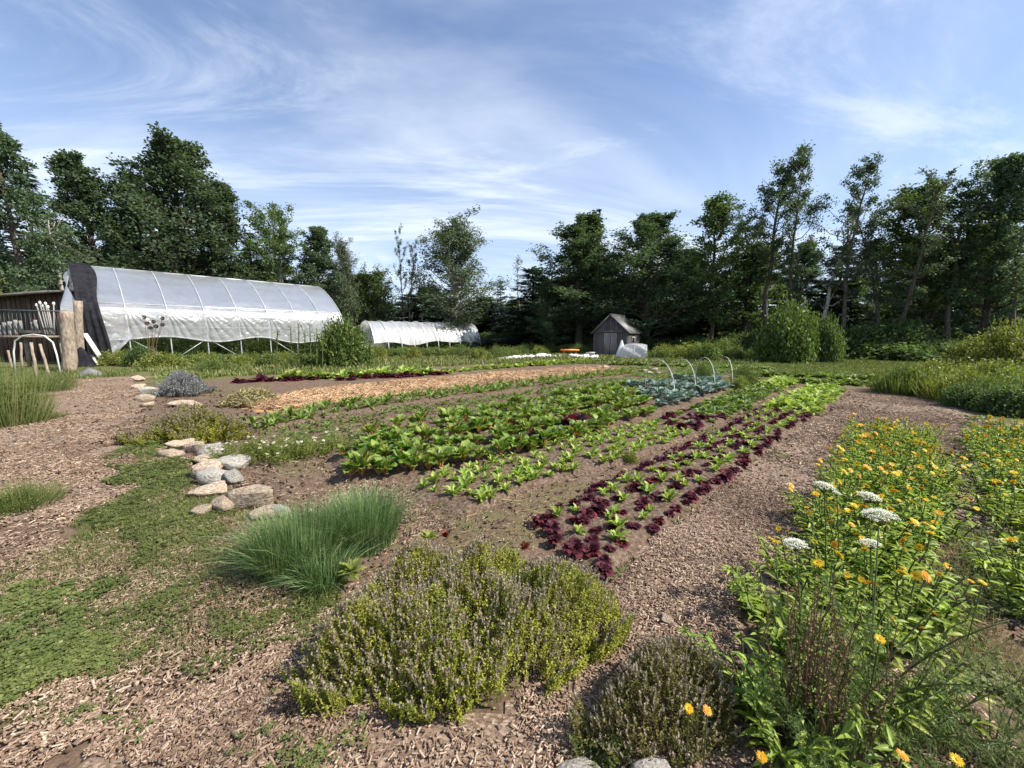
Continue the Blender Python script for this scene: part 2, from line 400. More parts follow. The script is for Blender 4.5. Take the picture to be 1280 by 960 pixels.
M['grass'] = leaf_mat('grass_blade', [(.06, .085, .022), (.125, .155, .045), (.27, .25, .12)], .55, .3, patch=.4, pscale=1.0)
M['dry_grass'] = leaf_mat('dry_grass_blade', [(.14, .12, .05), (.27, .235, .11), (.44, .37, .21)], .65, .25, tcol=(1, 1, .8))
M['clover'] = leaf_mat('clover_leaf', [(.055, .078, .022), (.105, .14, .036), (.22, .235, .08)], .5, .3, patch=.55, pscale=2.2)
M['chive'] = leaf_mat('chive_blade', [(.06, .115, .05), (.115, .205, .08), (.24, .32, .125)], .4, .28)
M['thyme'] = leaf_mat('thyme_leaf', [(.11, .135, .022), (.25, .27, .038), (.46, .44, .07)], .6, .34, patch=.5, pscale=4.5)
M['thyme_dark'] = leaf_mat('dark_thyme_leaf', [(.065, .07, .022), (.14, .14, .036), (.25, .23, .06)], .6, .3, patch=.4, pscale=5)
M['spike'] = leaf_mat('thyme_flower', [(.15, .12, .08), (.26, .215, .15), (.38, .33, .245)], .75, .25, tcol=(1, 1, .9))
M['lavender'] = leaf_mat('lavender_leaf', [(.11, .125, .105), (.22, .225, .215), (.34, .33, .345)], .7, .25, tcol=(1, 1, 1))
M['stem'] = leaf_mat('green_stem', [(.05, .075, .02), (.10, .13, .04)], .6, .05)
M['brown_stem'] = leaf_mat('brown_stem', [(.075, .04, .024), (.15, .085, .05), (.25, .155, .09)], .7, .1)
M['lettuce'] = leaf_mat('lettuce_leaf', [(.13, .20, .035), (.24, .33, .06), (.40, .47, .13)], .45, .35)
M['lettuce_dk'] = leaf_mat('dark_lettuce_leaf', [(.06, .10, .022), (.12, .18, .038), (.21, .27, .07)], .45, .32)
M['redlet'] = leaf_mat('red_lettuce_leaf', [(.045, .011, .018), (.10, .020, .034), (.18, .042, .055)], .55, .3, tcol=(1.6, .6, .8), spec=.25, objvar=.5)
M['redlet2'] = leaf_mat('red_leaf', [(.06, .012, .012), (.13, .03, .02), (.22, .06, .035)], .5, .25, tcol=(1.4, .7, .6))
M['chard'] = leaf_mat('chard_leaf', [(.065, .115, .02), (.13, .21, .034), (.24, .32, .07)], .42, .32)
M['chard_stalk'] = leaf_mat('chard_stalk', [(.28, .05, .04), (.45, .24, .04), (.36, .40, .16), (.45, .06, .08)], .4, .1, tcol=(1, 1, 1))
M['kale'] = leaf_mat('kale_leaf', [(.07, .125, .105), (.13, .20, .18), (.24, .32, .285)], .55, .15)
M['calen'] = leaf_mat('calendula_leaf', [(.12, .18, .024), (.23, .32, .048), (.38, .45, .10)], .45, .38)
M['yellow'] = leaf_mat('yellow_petal', [(.68, .42, .010), (.76, .52, .016), (.80, .60, .04)], .5, .25, tcol=(1, 1, .8), objvar=.12)
M['orangep'] = leaf_mat('orange_petal', [(.64, .26, .010), (.74, .36, .012), (.78, .45, .02)], .5, .25, tcol=(1, 1, .8), objvar=.12)
M['disc'] = leaf_mat('flower_disc', [(.22, .10, .01), (.42, .22, .02)], .7, .05)
M['white_petal'] = leaf_mat('white_petal', [(.58, .60, .46), (.74, .75, .64), (.82, .82, .76)], .6, .3, tcol=(1, 1, 1))
M['feather'] = leaf_mat('feathery_leaf', [(.065, .10, .03), (.115, .17, .05), (.18, .235, .085)], .6, .28)
M['seedhead'] = leaf_mat('seed_head', [(.05, .022, .02), (.09, .04, .035), (.14, .07, .055)], .8, .1, tcol=(1, 1, 1))

# ------------------------------------------------------------------ zones of the ground (outlines read from the photo, laid on the ground)
bed_red_L = [(672, 664), (690, 648), (742, 619), (817, 582), (896, 544), (958, 511), (1012, 486)]
bed_red_R = [(745, 735), (760, 722), (814, 672), (880, 626), (961, 560), (1024, 515), (1057, 490)]
bed_let_L = [(500, 634), (516, 622), (577, 594), (639, 574), (715, 551), (805, 535), (867, 513), (930, 491), (980, 478)]
bed_let_R = [(570, 655), (589, 645), (645, 620), (701, 602), (749, 588), (799, 572), (842, 554), (892, 532), (949, 504), (994, 481)]
bed_cha_L = [(395, 565), (420, 557), (476, 540), (560, 526), (645, 510), (701, 500), (757, 490), (830, 480), (905, 471)]
bed_cha_R = [(425, 600), (445, 603), (538, 601), (572, 588), (659, 572), (729, 550), (765, 536), (840, 514), (912, 490)]
bed_row_L = [(300, 531), (420, 508), (560, 490), (660, 478), (780, 464)]
bed_row_R = [(318, 541), (430, 519), (570, 499), (670, 485), (795, 468)]
straw_px = [(298, 512), (325, 499), (400, 488), (480, 479), (620, 468), (735, 460), (775, 464), (700, 474), (640, 482), (480, 501), (330, 518)]
right_path_px = [(700, 930), (640, 1010), (940, 1010), (905, 860), (960, 740), (1010, 640), (1062, 550), (1085, 518), (1178, 516), (1192, 560), (1200, 660), (1225, 780), (1290, 760), (1235, 640), (1215, 560), (1205, 512), (1170, 500), (1062, 492), (1024, 520), (961, 566), (880, 632), (814, 680), (760, 740), (700, 800)]
left_path_px = [(60, 478), (172, 472), (186, 500), (160, 540), (185, 580), (170, 610), (100, 640), (0, 660), (-150, 700), (-150, 560), (0, 520), (70, 505)]
front_chip_px = [(60, 1010), (150, 900), (300, 830), (420, 760), (540, 930), (660, 930), (760, 850), (760, 1010)]
lawn_px = [(925, 467), (960, 455), (1110, 449), (1300, 452), (1420, 470), (1120, 473), (1000, 472)]
left_grass_px = [(-60, 760), (40, 700), (160, 640), (200, 560), (330, 640), (400, 720), (330, 830), (150, 900), (60, 1010), (-300, 1010), (-300, 800)]
Z = {}
Z['right_path'] = poly_px(right_path_px); Z['left_path'] = poly_px(left_path_px); Z['front_chip'] = poly_px(front_chip_px)
Z['lawn'] = poly_px(lawn_px); Z['left_grass'] = poly_px(left_grass_px); Z['straw'] = poly_px(straw_px)

def edge_grid(L, Rr, n):
    def resample(px):
        a = np.array([P(*p)[:2] for p in px]); d = np.concatenate([[0], np.cumsum(np.linalg.norm(np.diff(a, axis=0), axis=1))])
        t = np.linspace(0, d[-1], n); return np.stack([np.interp(t, d, a[:, 0]), np.interp(t, d, a[:, 1])], 1), d[-1]
    l, ll = resample(L); r, lr = resample(Rr)
    return l, r, (ll + lr) / 2
BEDS = {}
for nm, L, Rr in (('red', bed_red_L, bed_red_R), ('let', bed_let_L, bed_let_R), ('cha', bed_cha_L, bed_cha_R), ('row', bed_row_L, bed_row_R)):
    BEDS[nm] = edge_grid(L, Rr, 120)
def third(t, lo, hi, words=('near end', 'middle stretch', 'far end')):
    return words[min(2, max(0, int((t - lo) / max(1e-6, hi - lo) * 3)))]
ORD = ['leftmost', 'second', 'third', 'fourth', 'fifth', 'sixth', 'seventh', 'eighth']
def rowname(k, n): return 'rightmost row' if k == n - 1 else ORD[k] + ' row' + ('' if k == 0 else ' from the left')
def bed_z(x, y, nm): return gz(x, y) + .05
def bed_points(nm, rows, spacing, t0=0, t1=1, v0=.1, v1=.9, jit=.03):
    l, r, ln = BEDS[nm]; out = []
    for k in range(rows):
        v = v0 + (v1 - v0) * (k / max(1, rows - 1))
        c = l * (1 - v) + r * v
        m = max(1, int(ln * (t1 - t0) / spacing)); ts = t0 + (t1 - t0) * (np.arange(m) + .5 + .5 * (k % 2) - .25) / m
        ts = np.clip(ts, 0, 1) * (len(c) - 1)
        x = np.interp(ts, np.arange(len(c)), c[:, 0]) + rng.normal(0, jit, m); y = np.interp(ts, np.arange(len(c)), c[:, 1]) + rng.normal(0, jit, m)
        for a, b, t in zip(x, y, ts / (len(c) - 1)):
            if rng.random() > .07: out.append((a, b, k, t))
    return out

# ------------------------------------------------------------------ ground
def axis(lo, hi, c0, c1, step, grow=1.12):
    a = list(np.arange(c0, c1, step)); s = step; x = a[-1]
    while x < hi: s *= grow; x += s; a.append(x)
    s = step; x = a[0]; b = []
    while x > lo: s *= grow; x -= s; b.append(x)
    return np.array(b[::-1] + a)
gx = axis(-420, 420, -8, 8, .10, 1.08); gy = axis(-30, 520, 0.2, 11, .10, 1.08)
GX, GY = np.meshgrid(gx, gy)
fade = np.clip(1 - (np.hypot(GX, GY) - 60) / 30, 0, 1)
gzv = gz(GX, GY) * fade
ny, nx = GX.shape
idx = np.arange(ny * nx).reshape(ny, nx)
gq = np.stack([idx[:-1, :-1], idx[:-1, 1:], idx[1:, 1:], idx[1:, :-1]], -1).reshape(-1, 4)
mb = MB().add(np.stack([GX, GY, gzv], -1).reshape(-1, 3), gq)
gme = mb.mesh('ground', M['ground'], True)
fx, fy = GX.ravel(), GY.ravel()
zone = np.zeros((len(fx), 4), np.float32); zone[:, 3] = 1
chip = rough_inside(fx, fy, Z['right_path'], .12) | rough_inside(fx, fy, Z['left_path'], .25, 1.2) | rough_inside(fx, fy, Z['front_chip'], .1)
zone[:, 1] = np.where(chip, 1, 0)
dist = np.hypot(fx, fy)
gr = rough_inside(fx, fy, Z['lawn'], .4, .8) | rough_inside(fx, fy, Z['left_grass'], .2, 1.5)
zone[:, 0] = np.where(gr, .85, 0)
garden = poly_px([(500, 1100), (640, 1000), (400, 620), (180, 500), (200, 480), (330, 470), (640, 452), (900, 456), (1010, 474), (1190, 490), (1300, 600), (1300, 1100)])
ing = inside(fx, fy, garden)
zone[:, 0] = np.maximum(zone[:, 0], np.where(ing, 0.12 + .35 * (fbm(fx * .9, fy * .9, 77) > .56), np.where(chip, .1, np.where(dist < 11, .30, .7))))
zone[:, 0] = np.where(chip & ~gr, .0, zone[:, 0])
zone[:, 0] = np.where(gr & (fbm(fx * 1.4, fy * 1.4, 31) < .40), .30, zone[:, 0])
zone[:, 2] = np.where(rough_inside(fx, fy, Z['straw'], .15, 1.5), 1, 0)
ca = gme.color_attributes.new('zone', 'FLOAT_COLOR', 'POINT'); ca.data.foreach_set('color', zone.ravel())
ground = tag(obj('ground', gme), 'bare earth and rough grass of the market garden', 'ground', kind='structure')

def sheet(name, polys, label, cat, mat, lift=.004, step=.06, amp=.12, f=2.2, zonec=(0, 1, 0)):
    allp = np.concatenate([np.array(p) for p in polys]); lo = allp.min(0) - .3; hi = allp.max(0) + .3
    lo = np.maximum(lo, (-16, .6)); hi = np.minimum(hi, (18, 24))
    xs = np.arange(lo[0], hi[0], step); ys = np.arange(lo[1], hi[1], step); X, Y = np.meshgrid(xs, ys)
    cxm = (X[:-1, :-1] + step / 2).ravel(); cym = (Y[:-1, :-1] + step / 2).ravel()
    keep = np.zeros(cxm.shape, bool)
    for p in polys: keep |= rough_inside(cxm, cym, p, amp, f)
    id_ = np.arange(X.size).reshape(X.shape)
    q = np.stack([id_[:-1, :-1], id_[:-1, 1:], id_[1:, 1:], id_[1:, :-1]], -1).reshape(-1, 4)[keep]
    u, inv = np.unique(q, return_inverse=True); q = inv.reshape(-1, 4)
    x = X.ravel()[u]; y = Y.ravel()[u]; z = gz(x, y) + lift + (vnoise(x * 6, y * 6, 5)) * .012
    me = MB().add(np.stack([x, y, z], 1), q).mesh(name, mat, True)
    zc = np.tile(np.array([*zonec, 1], np.float32), (len(x), 1)); c = me.color_attributes.new('zone', 'FLOAT_COLOR', 'POINT'); c.data.foreach_set('color', zc.ravel())
    return tag(obj(name, me), label, cat, kind='structure')
sheet('wood_chip_path', [Z['right_path']], 'wood chip path between the red lettuce bed and the calendula', 'path', M['ground'])
sheet('wood_chip_path', [Z['left_path']], 'reddish wood chip path leading to the big polytunnel', 'path', M['ground'], amp=.25, f=1.2)
sheet('wood_chip_path', [Z['front_chip']], 'strip of wood chips in front of the big flowering thyme', 'path', M['ground'], lift=.005, amp=.1)

def bed_mesh(nm, label):
    l, r, ln = BEDS[nm]; n = len(l); k = 14; v = np.linspace(-.08, 1.08, k)
    Pn = l[:, None] * (1 - v[None, :, None]) + r[:, None] * v[None, :, None]
    x, y = Pn[..., 0], Pn[..., 1]
    prof = np.clip(np.minimum(v + .08, 1.08 - v) / .14, 0, 1) ** .6
    endp = np.clip(np.minimum(np.arange(n), n - 1 - np.arange(n)) / 2.0, 0, 1)
    z = gz(x, y) - .02 + (.075 * prof[None] * endp[:, None]) + (vnoise(x * 9, y * 9, 4) - .5) * .03
    id_ = np.arange(n * k).reshape(n, k); q = np.stack([id_[:-1, :-1], id_[:-1, 1:], id_[1:, 1:], id_[1:, :-1]], -1).reshape(-1, 4)
    o = obj('garden_bed', MB().add(np.stack([x, y, z], -1).reshape(-1, 3), q).mesh('garden_bed', M['soil'], True))
    return tag(o, label, 'garden bed', kind='structure')
bed_mesh('red', 'low soil bed planted with red and pale green lettuces')
bed_mesh('let', 'low soil bed planted with young green lettuces')
bed_mesh('cha', 'low soil bed planted with chard and blue kale')
bed_mesh('row', 'narrow soil bed with a row of short greens beside the straw')

# wood chips, straw, clods lying on the ground
CHIP_T = (np.array([(-.5, -.5, 0), (.5, -.5, 0), (.38, .5, 0), (-.42, .5, 0), (-.5, -.5, 1), (.5, -.5, 1), (.38, .5, 1), (-.42, .5, 1)]),
          np.array([(4, 5, 6, 7), (1, 2, 6, 5), (3, 0, 4, 7)]))
def lay(n, x, y, length, width, thick, tilt=.3, lift=.012, yaw=None):
    yaw = U(0, 2 * math.pi, n) if yaw is None else yaw
    d = np.stack([np.cos(yaw), np.sin(yaw), rng.normal(0, tilt, n)], 1); d = nrm(d)
    up = nrm(np.stack([rng.normal(0, tilt, n), rng.normal(0, tilt, n), np.ones(n)], 1))
    X, Y, Zv = frames(d, up); pos = np.stack([x, y, gz(x, y) + lift], 1)
    return pos, X * width[:, None], Y * length[:, None], Zv * thick[:, None]
def chips(polys, n, label, amp=.15, f=2.0, far=2.6):
    m_ = MB()
    for p in polys:
        x, y = sample_poly(p, n, amp, f); d = np.hypot(x, y)
        keep = rng.random(len(x)) < np.clip((far / np.maximum(d, .1)) ** 1.3, 0, 1) * np.clip((fbm(x * .9, y * .9, 57) - .30) / .25, .15, 1); x, y, d = x[keep], y[keep], d[keep]
        k = len(x); g = np.clip(d / 4.5, .85, 1.35)
        big = np.where(rng.random(k) < .06, 1.7, 1.0)
        m_.inst(*CHIP_T, *lay(k, x, y, (.008 + .034 * rng.random(k) ** 1.8) * g * big, U(.003, .010, k) * g * big, U(.002, .005, k) * g, .22, .013 + U(0, .012, k)))
    return tag(obj('wood_chips', m_.mesh('wood_chips', M['chip'])), label, 'wood chips', kind='stuff')
chips([Z['front_chip']], 16000, 'loose pale wood chips in front of the flowering thyme', .12, far=3.5)
chips([Z['right_path']], 95000, 'loose wood chips strewn along the path beside the calendula', .15, far=3.0)
chips([Z['left_path']], 76000, 'loose reddish wood chips on the path to the polytunnel', .35, far=6.0)
gpoly = poly_px([(420, 760), (500, 640), (560, 600), (900, 500), (1000, 480), (1060, 490), (760, 740), (640, 800)])
chips([gpoly], 16000, 'scattered chips and clods on the bare soil between the beds', .2, far=4)
chips([Z['left_grass']], 34000, 'brown chips showing through the trodden grass', .3, far=3.0)
# straw
x, y = sample_poly(Z['straw'], 15000, .25, 1.2); k = len(x)
mb = MB().inst(*CHIP_T, *lay(k, x, y, U(.10, .30, k), U(.008, .02, k), U(.006, .012, k), .22, .02 + U(0, .05, k)))
tag(obj('straw_mulch', mb.mesh('straw_mulch', M['straw'])), 'golden straw mulch spread over the long empty bed', 'straw', kind='stuff')
x, y = sample_poly(gpoly, 500, .2); k = len(x)
mb = MB().inst(*CHIP_T, *lay(k, x, y, U(.06, .2, k), U(.003, .006, k), U(.002, .004, k), .1, .016))
tag(obj('straw_stalks', mb.mesh('straw_stalks', M['straw'])), 'stray straw stalks lying between the lettuce beds', 'straw', kind='stuff')

# ------------------------------------------------------------------ grass and ground cover
def blades(name, label, polys, n, h, w, mat, amp=.2, f=1.5, lean=.35, far=4.0, cat='grass', thin=None):
    m_ = MB()
    for p in polys:
        x, y = sample_poly(p, n, amp, f); d = np.hypot(x, y)
        keep = rng.random(len(x)) < np.clip((far / np.maximum(d, .1)) ** 1.4, 0, 1)
        if thin is not None: keep &= rng.random(len(x)) < np.clip((.6 * fbm(x * 1.3, y * 1.3, 31) + .4 * fbm(x * 6, y * 6, 36) - thin + .1) / .2, 0, 1)
        x, y, d = x[keep], y[keep], d[keep]; k = len(x); g = np.clip(d / far, 1, 3)
        a = U(0, 2 * math.pi, k); ln = np.abs(rng.normal(0, lean, k))
        dv = nrm(np.stack([np.cos(a) * ln, np.sin(a) * ln, np.ones(k)], 1)); up = nrm(np.stack([np.cos(a), np.sin(a), -ln], 1) + rng.normal(0, .5, (k, 3)))
        X, Y, Zv = frames(dv, up); L = U(h[0], h[1], k)
        m_.inst(*BLADE_T, np.stack([x, y, gz(x, y) - .004], 1), X * (U(w[0], w[1], k) * g)[:, None], Y * L[:, None], Zv * L[:, None])
    return tag(obj(name, m_.mesh(name, mat)), label, cat, kind='stuff')
blades('grass', 'short trodden grass in the left foreground', [Z['left_grass']], 42000, (.02, .06), (.002, .004), M['grass'], lean=1.0, far=3.2, thin=.46)
blades('dry_grass', 'bleached dry grass in the left foreground', [Z['left_grass']], 34000, (.015, .06), (.0015, .0035), M['dry_grass'], lean=1.6, far=3.2)
blades('lawn_grass', 'mown sunlit lawn at the edge of the wood', [Z['lawn']], 60000, (.05, .12), (.012, .03), M['grass'], amp=.5, f=.6, lean=.5, far=14)
rough_l = poly_px([(-200, 560), (-200, 470), (30, 462), (150, 462), (165, 470), (60, 480), (55, 500), (0, 530)])
blades('rough_grass', 'rough grass around the log posts', [rough_l], 30000, (.06, .22), (.006, .014), M['grass'], amp=.4, f=.7, lean=.5, far=9)
QB = BLADE_T; BLADE_T = (np.array([(-.5, 0, 0), (.5, 0, 0), (.3, .6, .02), (-.05, 1, -.15)]), np.array([(0, 1, 2, 3)]))
blades('rough_grass', 'rough grass and weeds between the beds and the tunnels', [poly_px([(150, 462), (250, 455), (420, 450), (640, 443), (745, 444), (940, 446), (960, 455), (800, 455), (600, 456), (420, 468), (250, 474)])], 42000, (.06, .20), (.03, .07), M['weed'], amp=.5, f=.6, lean=.7, far=16)
blades('dry_grass', 'bleached seed grass between the beds and the tunnels', [poly_px([(150, 462), (250, 455), (420, 450), (640, 443), (745, 444), (940, 446), (960, 455), (800, 455), (600, 456), (420, 468), (250, 474)])], 9000, (.10, .26), (.012, .025), M['dry_grass'], amp=.5, f=.6, lean=.6, far=16)
BLADE_T = QB
strip_l = poly_px([(150, 600), (190, 545), (210, 560), (260, 640), (330, 680), (200, 720), (60, 720)])
blades('grass', 'thin grass growing beside the pile of stones', [strip_l], 26000, (.02, .06), (.002, .005), M['grass'], amp=.2, lean=.8, far=4)
# clover and small weeds
def clover(label, polys, n, size, mat, amp=.2, f=1.6, far=3.0, thin=.36, hgt=.05, s=31):
    m_ = MB(); t3v = []; t3f = []
    for k in range(3):
        a = k * 2.094; c, s_ = math.cos(a), math.sin(a)
        pts = np.array([(0, 0, 0), (.40, .55, .12), (0, .9, .02), (-.40, .55, .12)])
        t3v.append(np.stack([pts[:, 0] * c - pts[:, 1] * s_, pts[:, 0] * s_ + pts[:, 1] * c, pts[:, 2]], 1)); t3f.append(np.array([(0, 1, 2, 3)]) + 4 * k)
    tv = np.concatenate(t3v); tf = np.concatenate(t3f)
    for p in polys:
        x, y = sample_poly(p, n, amp, f); d = np.hypot(x, y)
        keep = (rng.random(len(x)) < np.clip((far / np.maximum(d, .1)) ** 1.4, 0, 1)) & (rng.random(len(x)) < np.clip((.65 * fbm(x * 1.3, y * 1.3, s, 3) + .35 * fbm(x * 5, y * 5, s + 5, 3) - thin + .07) / .16, 0, 1))
        x, y, d = x[keep], y[keep], d[keep]; k = len(x); sz = U(size[0], size[1], k) * np.clip(d / far, 1, 2)
        up = nrm(np.stack([rng.normal(0, .4, k), rng.normal(0, .4, k), np.ones(k)], 1)); a = U(0, 6.28, k)
        X, Y, Zv = frames(np.stack([np.cos(a), np.sin(a), 0 * a], 1), up); Y = np.cross(Zv, X)
        hh = hgt * (.3 + 1.0 * fbm(x * 3, y * 3, 12)) * U(.3, 1.1, k)
        m_.inst(tv, tf, np.stack([x, y, gz(x, y) + hh], 1), X * sz[:, None], Y * sz[:, None], Zv * sz[:, None])
    return tag(obj('clover', m_.mesh('clover', mat)), label, 'clover', kind='stuff')
clov_px = [(-200, 760), (20, 735), (130, 700), (230, 660), (330, 690), (370, 760), (300, 830), (150, 890), (80, 1000), (-250, 1000)]
clover('mat of clover and low weeds covering the left foreground', [poly_px(clov_px)], 44000, (.007, .015), M['clover'], amp=.4, far=2.4, thin=.55)
clover('dense clover patch in the bottom left corner', [poly_px([(-200, 800), (20, 740), (90, 740), (130, 830), (60, 960), (-50, 1010), (-300, 1010)])], 17000, (.010, .020), M['clover'], amp=.4, far=2.2, thin=.465, hgt=.055)
clover('sparse low weeds on the chips by the thyme', [Z['front_chip']], 7000, (.008, .018), M['clover'], thin=.60, s=90)
clover('sparse weed seedlings on the soil between beds', [gpoly], 26000, (.010, .022), M['weed'], thin=.56, s=66, far=3)
clover('low green weeds among the far garden rows', [poly_px([(300, 545), (420, 505), (640, 470), (900, 452), (1100, 462), (1000, 480), (800, 500), (420, 560)])], 42000, (.03, .055), M['weed'], thin=.47, s=44, far=9)
clover('weeds on the trodden path by the stones', [poly_px([(150, 560), (220, 545), (260, 640), (340, 700), (180, 700), (120, 640)])], 16000, (.012, .022), M['clover'], thin=.38, far=3.5)
clover('thin weeds in the shade between the calendula beds', [poly_px([(1190, 520), (1215, 520), (1290, 700), (1290, 1000), (1100, 1000), (1180, 800), (1200, 640)])], 12000, (.012, .026), M['weed'], thin=.48, far=3)

OCT_T = (np.array([(1, 0, 0), (0, 1, 0), (-1, 0, 0), (0, -1, 0), (0, 0, .8), (0, 0, -.8)]), np.array([(0, 1, 4), (1, 2, 4), (2, 3, 4), (3, 0, 4), (1, 0, 5), (3, 2, 5)]))
def clods(label, poly, n, size, far=3.5):
    x, y = sample_poly(poly, n, .2); d = np.hypot(x, y); keep = rng.random(len(x)) < np.clip((far / d) ** 1.3, 0, 1); x, y, d = x[keep], y[keep], d[keep]; k = len(x)
    q = rng.normal(size=(k, 3)); X, Y, Zv = frames(nrm(q), rand_dirs(k)); sz = (size[0] + (size[1] - size[0]) * rng.random(k) ** 3)[:, None] * np.clip(d / far, 1, 2)[:, None]
    m_ = MB().inst(*OCT_T, np.stack([x, y, gz(x, y) + .012], 1), X * sz * U(.6, 1.3, (k, 1)), Y * sz, Zv * sz * U(.5, 1, (k, 1)))
    return tag(obj('soil_clods', m_.mesh('soil_clods', M['soil'])), label, 'soil', kind='stuff')
clods('crumbly clods of soil strewn over the near garden', poly_px([(-100, 560), (200, 480), (420, 510), (900, 470), (1060, 490), (1300, 620), (1300, 1020), (-200, 1020)]), 40000, (.004, .022))
chips([poly_px([(290, 580), (430, 570), (560, 650), (520, 690), (440, 640), (330, 640)])], 9000, 'chips and crumbs on the bare patch between the stones and chard', .2, far=4)
chips([poly_px([(1190, 640), (1300, 720), (1300, 1010), (1090, 1010), (1150, 880), (1200, 760)])], 9000, 'chips on the shaded path at the bottom right', .2, far=3)
chips([poly_px([(-200, 1010), (-100, 880), (120, 860), (60, 1010)])], 6000, 'chips in the bottom left corner', .2, far=3)
chips([poly_px([(1055, 500), (1175, 498), (1195, 540), (1180, 560), (1070, 560), (1020, 520)])], 16000, 'chips on the turn of the path beyond the calendula', .25, far=9)
chips([poly_px([(-260, 760), (-100, 620), (60, 610), (80, 690), (-60, 770)])], 16000, 'chips along the left edge of the picture', .3, far=3.5)
blades('grass', 'wiry dry grass on the shaded path at the bottom right', [poly_px([(1180, 640), (1300, 720), (1300, 1010), (1080, 1010), (1150, 880)])], 6000, (.03, .12), (.0015, .0035), M['dry_grass'], lean=1.3, far=3)
# ------------------------------------------------------------------ the big polytunnel
TA = P(108, 456)[:2]                       # near foot of the near arch
TB = P(431, 443)[:2]                       # near foot of the far arch
tax = (TB - TA) / np.linalg.norm(TB - TA); TL = float(np.linalg.norm(TB - TA))
tpe = np.array([tax[1], -tax[0]])          # towards the camera
HW = 4.1
def T(s, u, z):                            # s along, u across (+HW near side), z up
    s = np.asarray(s, float); u = np.asarray(u, float); z = np.asarray(z, float)
    b = TA[None] + s[..., None] * tax[None] + (u[..., None] - HW) * tpe[None]
    return np.concatenate([b, z[..., None]], -1)
prof_u = np.array([4.1, 4.1, 3.9, 3.1, 2.1, 1.0, .0]); prof_z = np.array([0, 2.4, 2.95, 3.75, 4.5, 5.12, 5.5])
pd = np.concatenate([[0], np.cumsum(np.hypot(np.diff(prof_u), np.diff(prof_z)))])
def arch(t):                               # t in 0..1 near foot to ridge, 1..2 ridge to far foot
    t = np.asarray(t, float); a = np.where(t <= 1, t, 2 - t) * pd[-1]
    tt = np.linspace(0, pd[-1], 60); k = np.ones(5) / 5
    uu = np.interp(tt, pd, prof_u); zz_ = np.interp(tt, pd, prof_z)
    uu[2:-2] = np.convolve(uu, k, 'valid'); zz_[2:-2] = np.convolve(zz_, k, 'valid')
    return np.interp(a, tt, uu) * np.where(t <= 1, 1, -1), np.interp(a, tt, zz_)
def zt(t): return arch(t)[1]
NR = 9
rib_s = np.linspace(0, TL, NR)
tun = thing('polytunnel', 'big clear plastic polytunnel with its near side rolled up', 'polytunnel', (float(TA[0]), float(TA[1]), 0))
def tkid(name, mb_, mat, parent=None, smooth=True):
    me = mb_.mesh(name, mat, smooth); me.transform(Matrix.Translation((-float(TA[0]), -float(TA[1]), 0)))
    return obj(name, me, parent or tun)
def grid_faces(a, b):
    id_ = np.arange(a * b).reshape(a, b); return np.stack([id_[:-1, :-1], id_[:-1, 1:], id_[1:, 1:], id_[1:, :-1]], -1).reshape(-1, 4)
t_hip = .44
ns = 129; nt_ = 44
S_, T_ = np.meshgrid(np.linspace(.05, TL, ns), np.linspace(t_hip - .10, 2 - t_hip, nt_), indexing='ij')
uu, zz_ = arch(T_); bay = np.abs(np.sin(S_ / TL * (NR - 1) * math.pi))
sag = -.06 * bay + (fbm(S_ * .8 + T_ * 3, T_ * 9, 71) - .5) * .10
uu = uu + np.sign(uu) * sag * .6; zz_ = zz_ + sag * .5 + .02
tkid('roof_cover', MB().add(T(S_, uu, zz_).reshape(-1, 3), grid_faces(ns, nt_)), M['poly'])
# gathered side curtain hanging below the hip, lifted in a wavy hem
ns, nt_ = 420, 40
S_, V_ = np.meshgrid(np.linspace(.75, TL - .1, ns), np.linspace(0, 1, nt_), indexing='ij')
hem = 1.38 - .30 * S_ / TL - .22 * np.sin(S_ * 1.35 + .4) * (.4 + .6 * S_ / TL) - .45 * np.clip((S_ - TL * .8) / (TL * .2), 0, 1)
top = 2.98 + 0 * S_
bayp = (S_ / TL * (NR - 1)) % 1.0
bl = TL / (NR - 1); sl_ = bayp * bl; ph1 = np.arctan2(V_ * 1.6 + .05, sl_ + .02); ph2 = np.arctan2(V_ * 1.6 + .05, bl - sl_ + .02)
jt = fbm(S_ * .9, V_ * 2, 5)
diag = .055 * np.clip(1 - sl_ / (bl * .95), 0, 1) * np.abs(np.sin(ph1 * 11 + jt * 4)) + .03 * np.clip(1 - (bl - sl_) / (bl * .7), 0, 1) * np.abs(np.sin(ph2 * 12 + jt * 5)) + (fbm(S_ * 1.3 + V_ * 1.2, V_ * 3, 8) - .5) * .10
zc = top * (1 - V_) + hem * V_
tq = np.interp(zc, [0, 2.35, 2.85, 3.55], [4.1, 4.1, 4.0, 3.45])
uc = tq + .07 + diag * np.clip(V_ * 2, .2, 1) * 1.3
tkid('side_curtain', MB().add(T(S_, uc, zc).reshape(-1, 3), grid_faces(ns, nt_)), M['poly_dense'])
hp = T(S_[:, -1], uc[:, -1] + .02, zc[:, -1])
tkid('hem_roll', MB().tube(hp, .045, 6), M['poly_dense'])
for i, s0 in enumerate(rib_s):
    tt = np.linspace(0, 2, 40); u_, z_ = arch(tt)
    tkid('hoop_rib', MB().tube(T(np.full(40, s0), u_ * 1.008, z_ + .03), .032, 6), M['pipe'])
for nm, t0, rr in (('ridge_pipe', 1.0, .035), ('hip_rail', .44, .045), ('side_rail', .26, .03)):
    u_, z_ = arch(np.full(2, t0)); tkid(nm, MB().tube(T(np.array([0, TL]), u_ * 1.003, z_ - .03), rr, 6), M['pipe'])
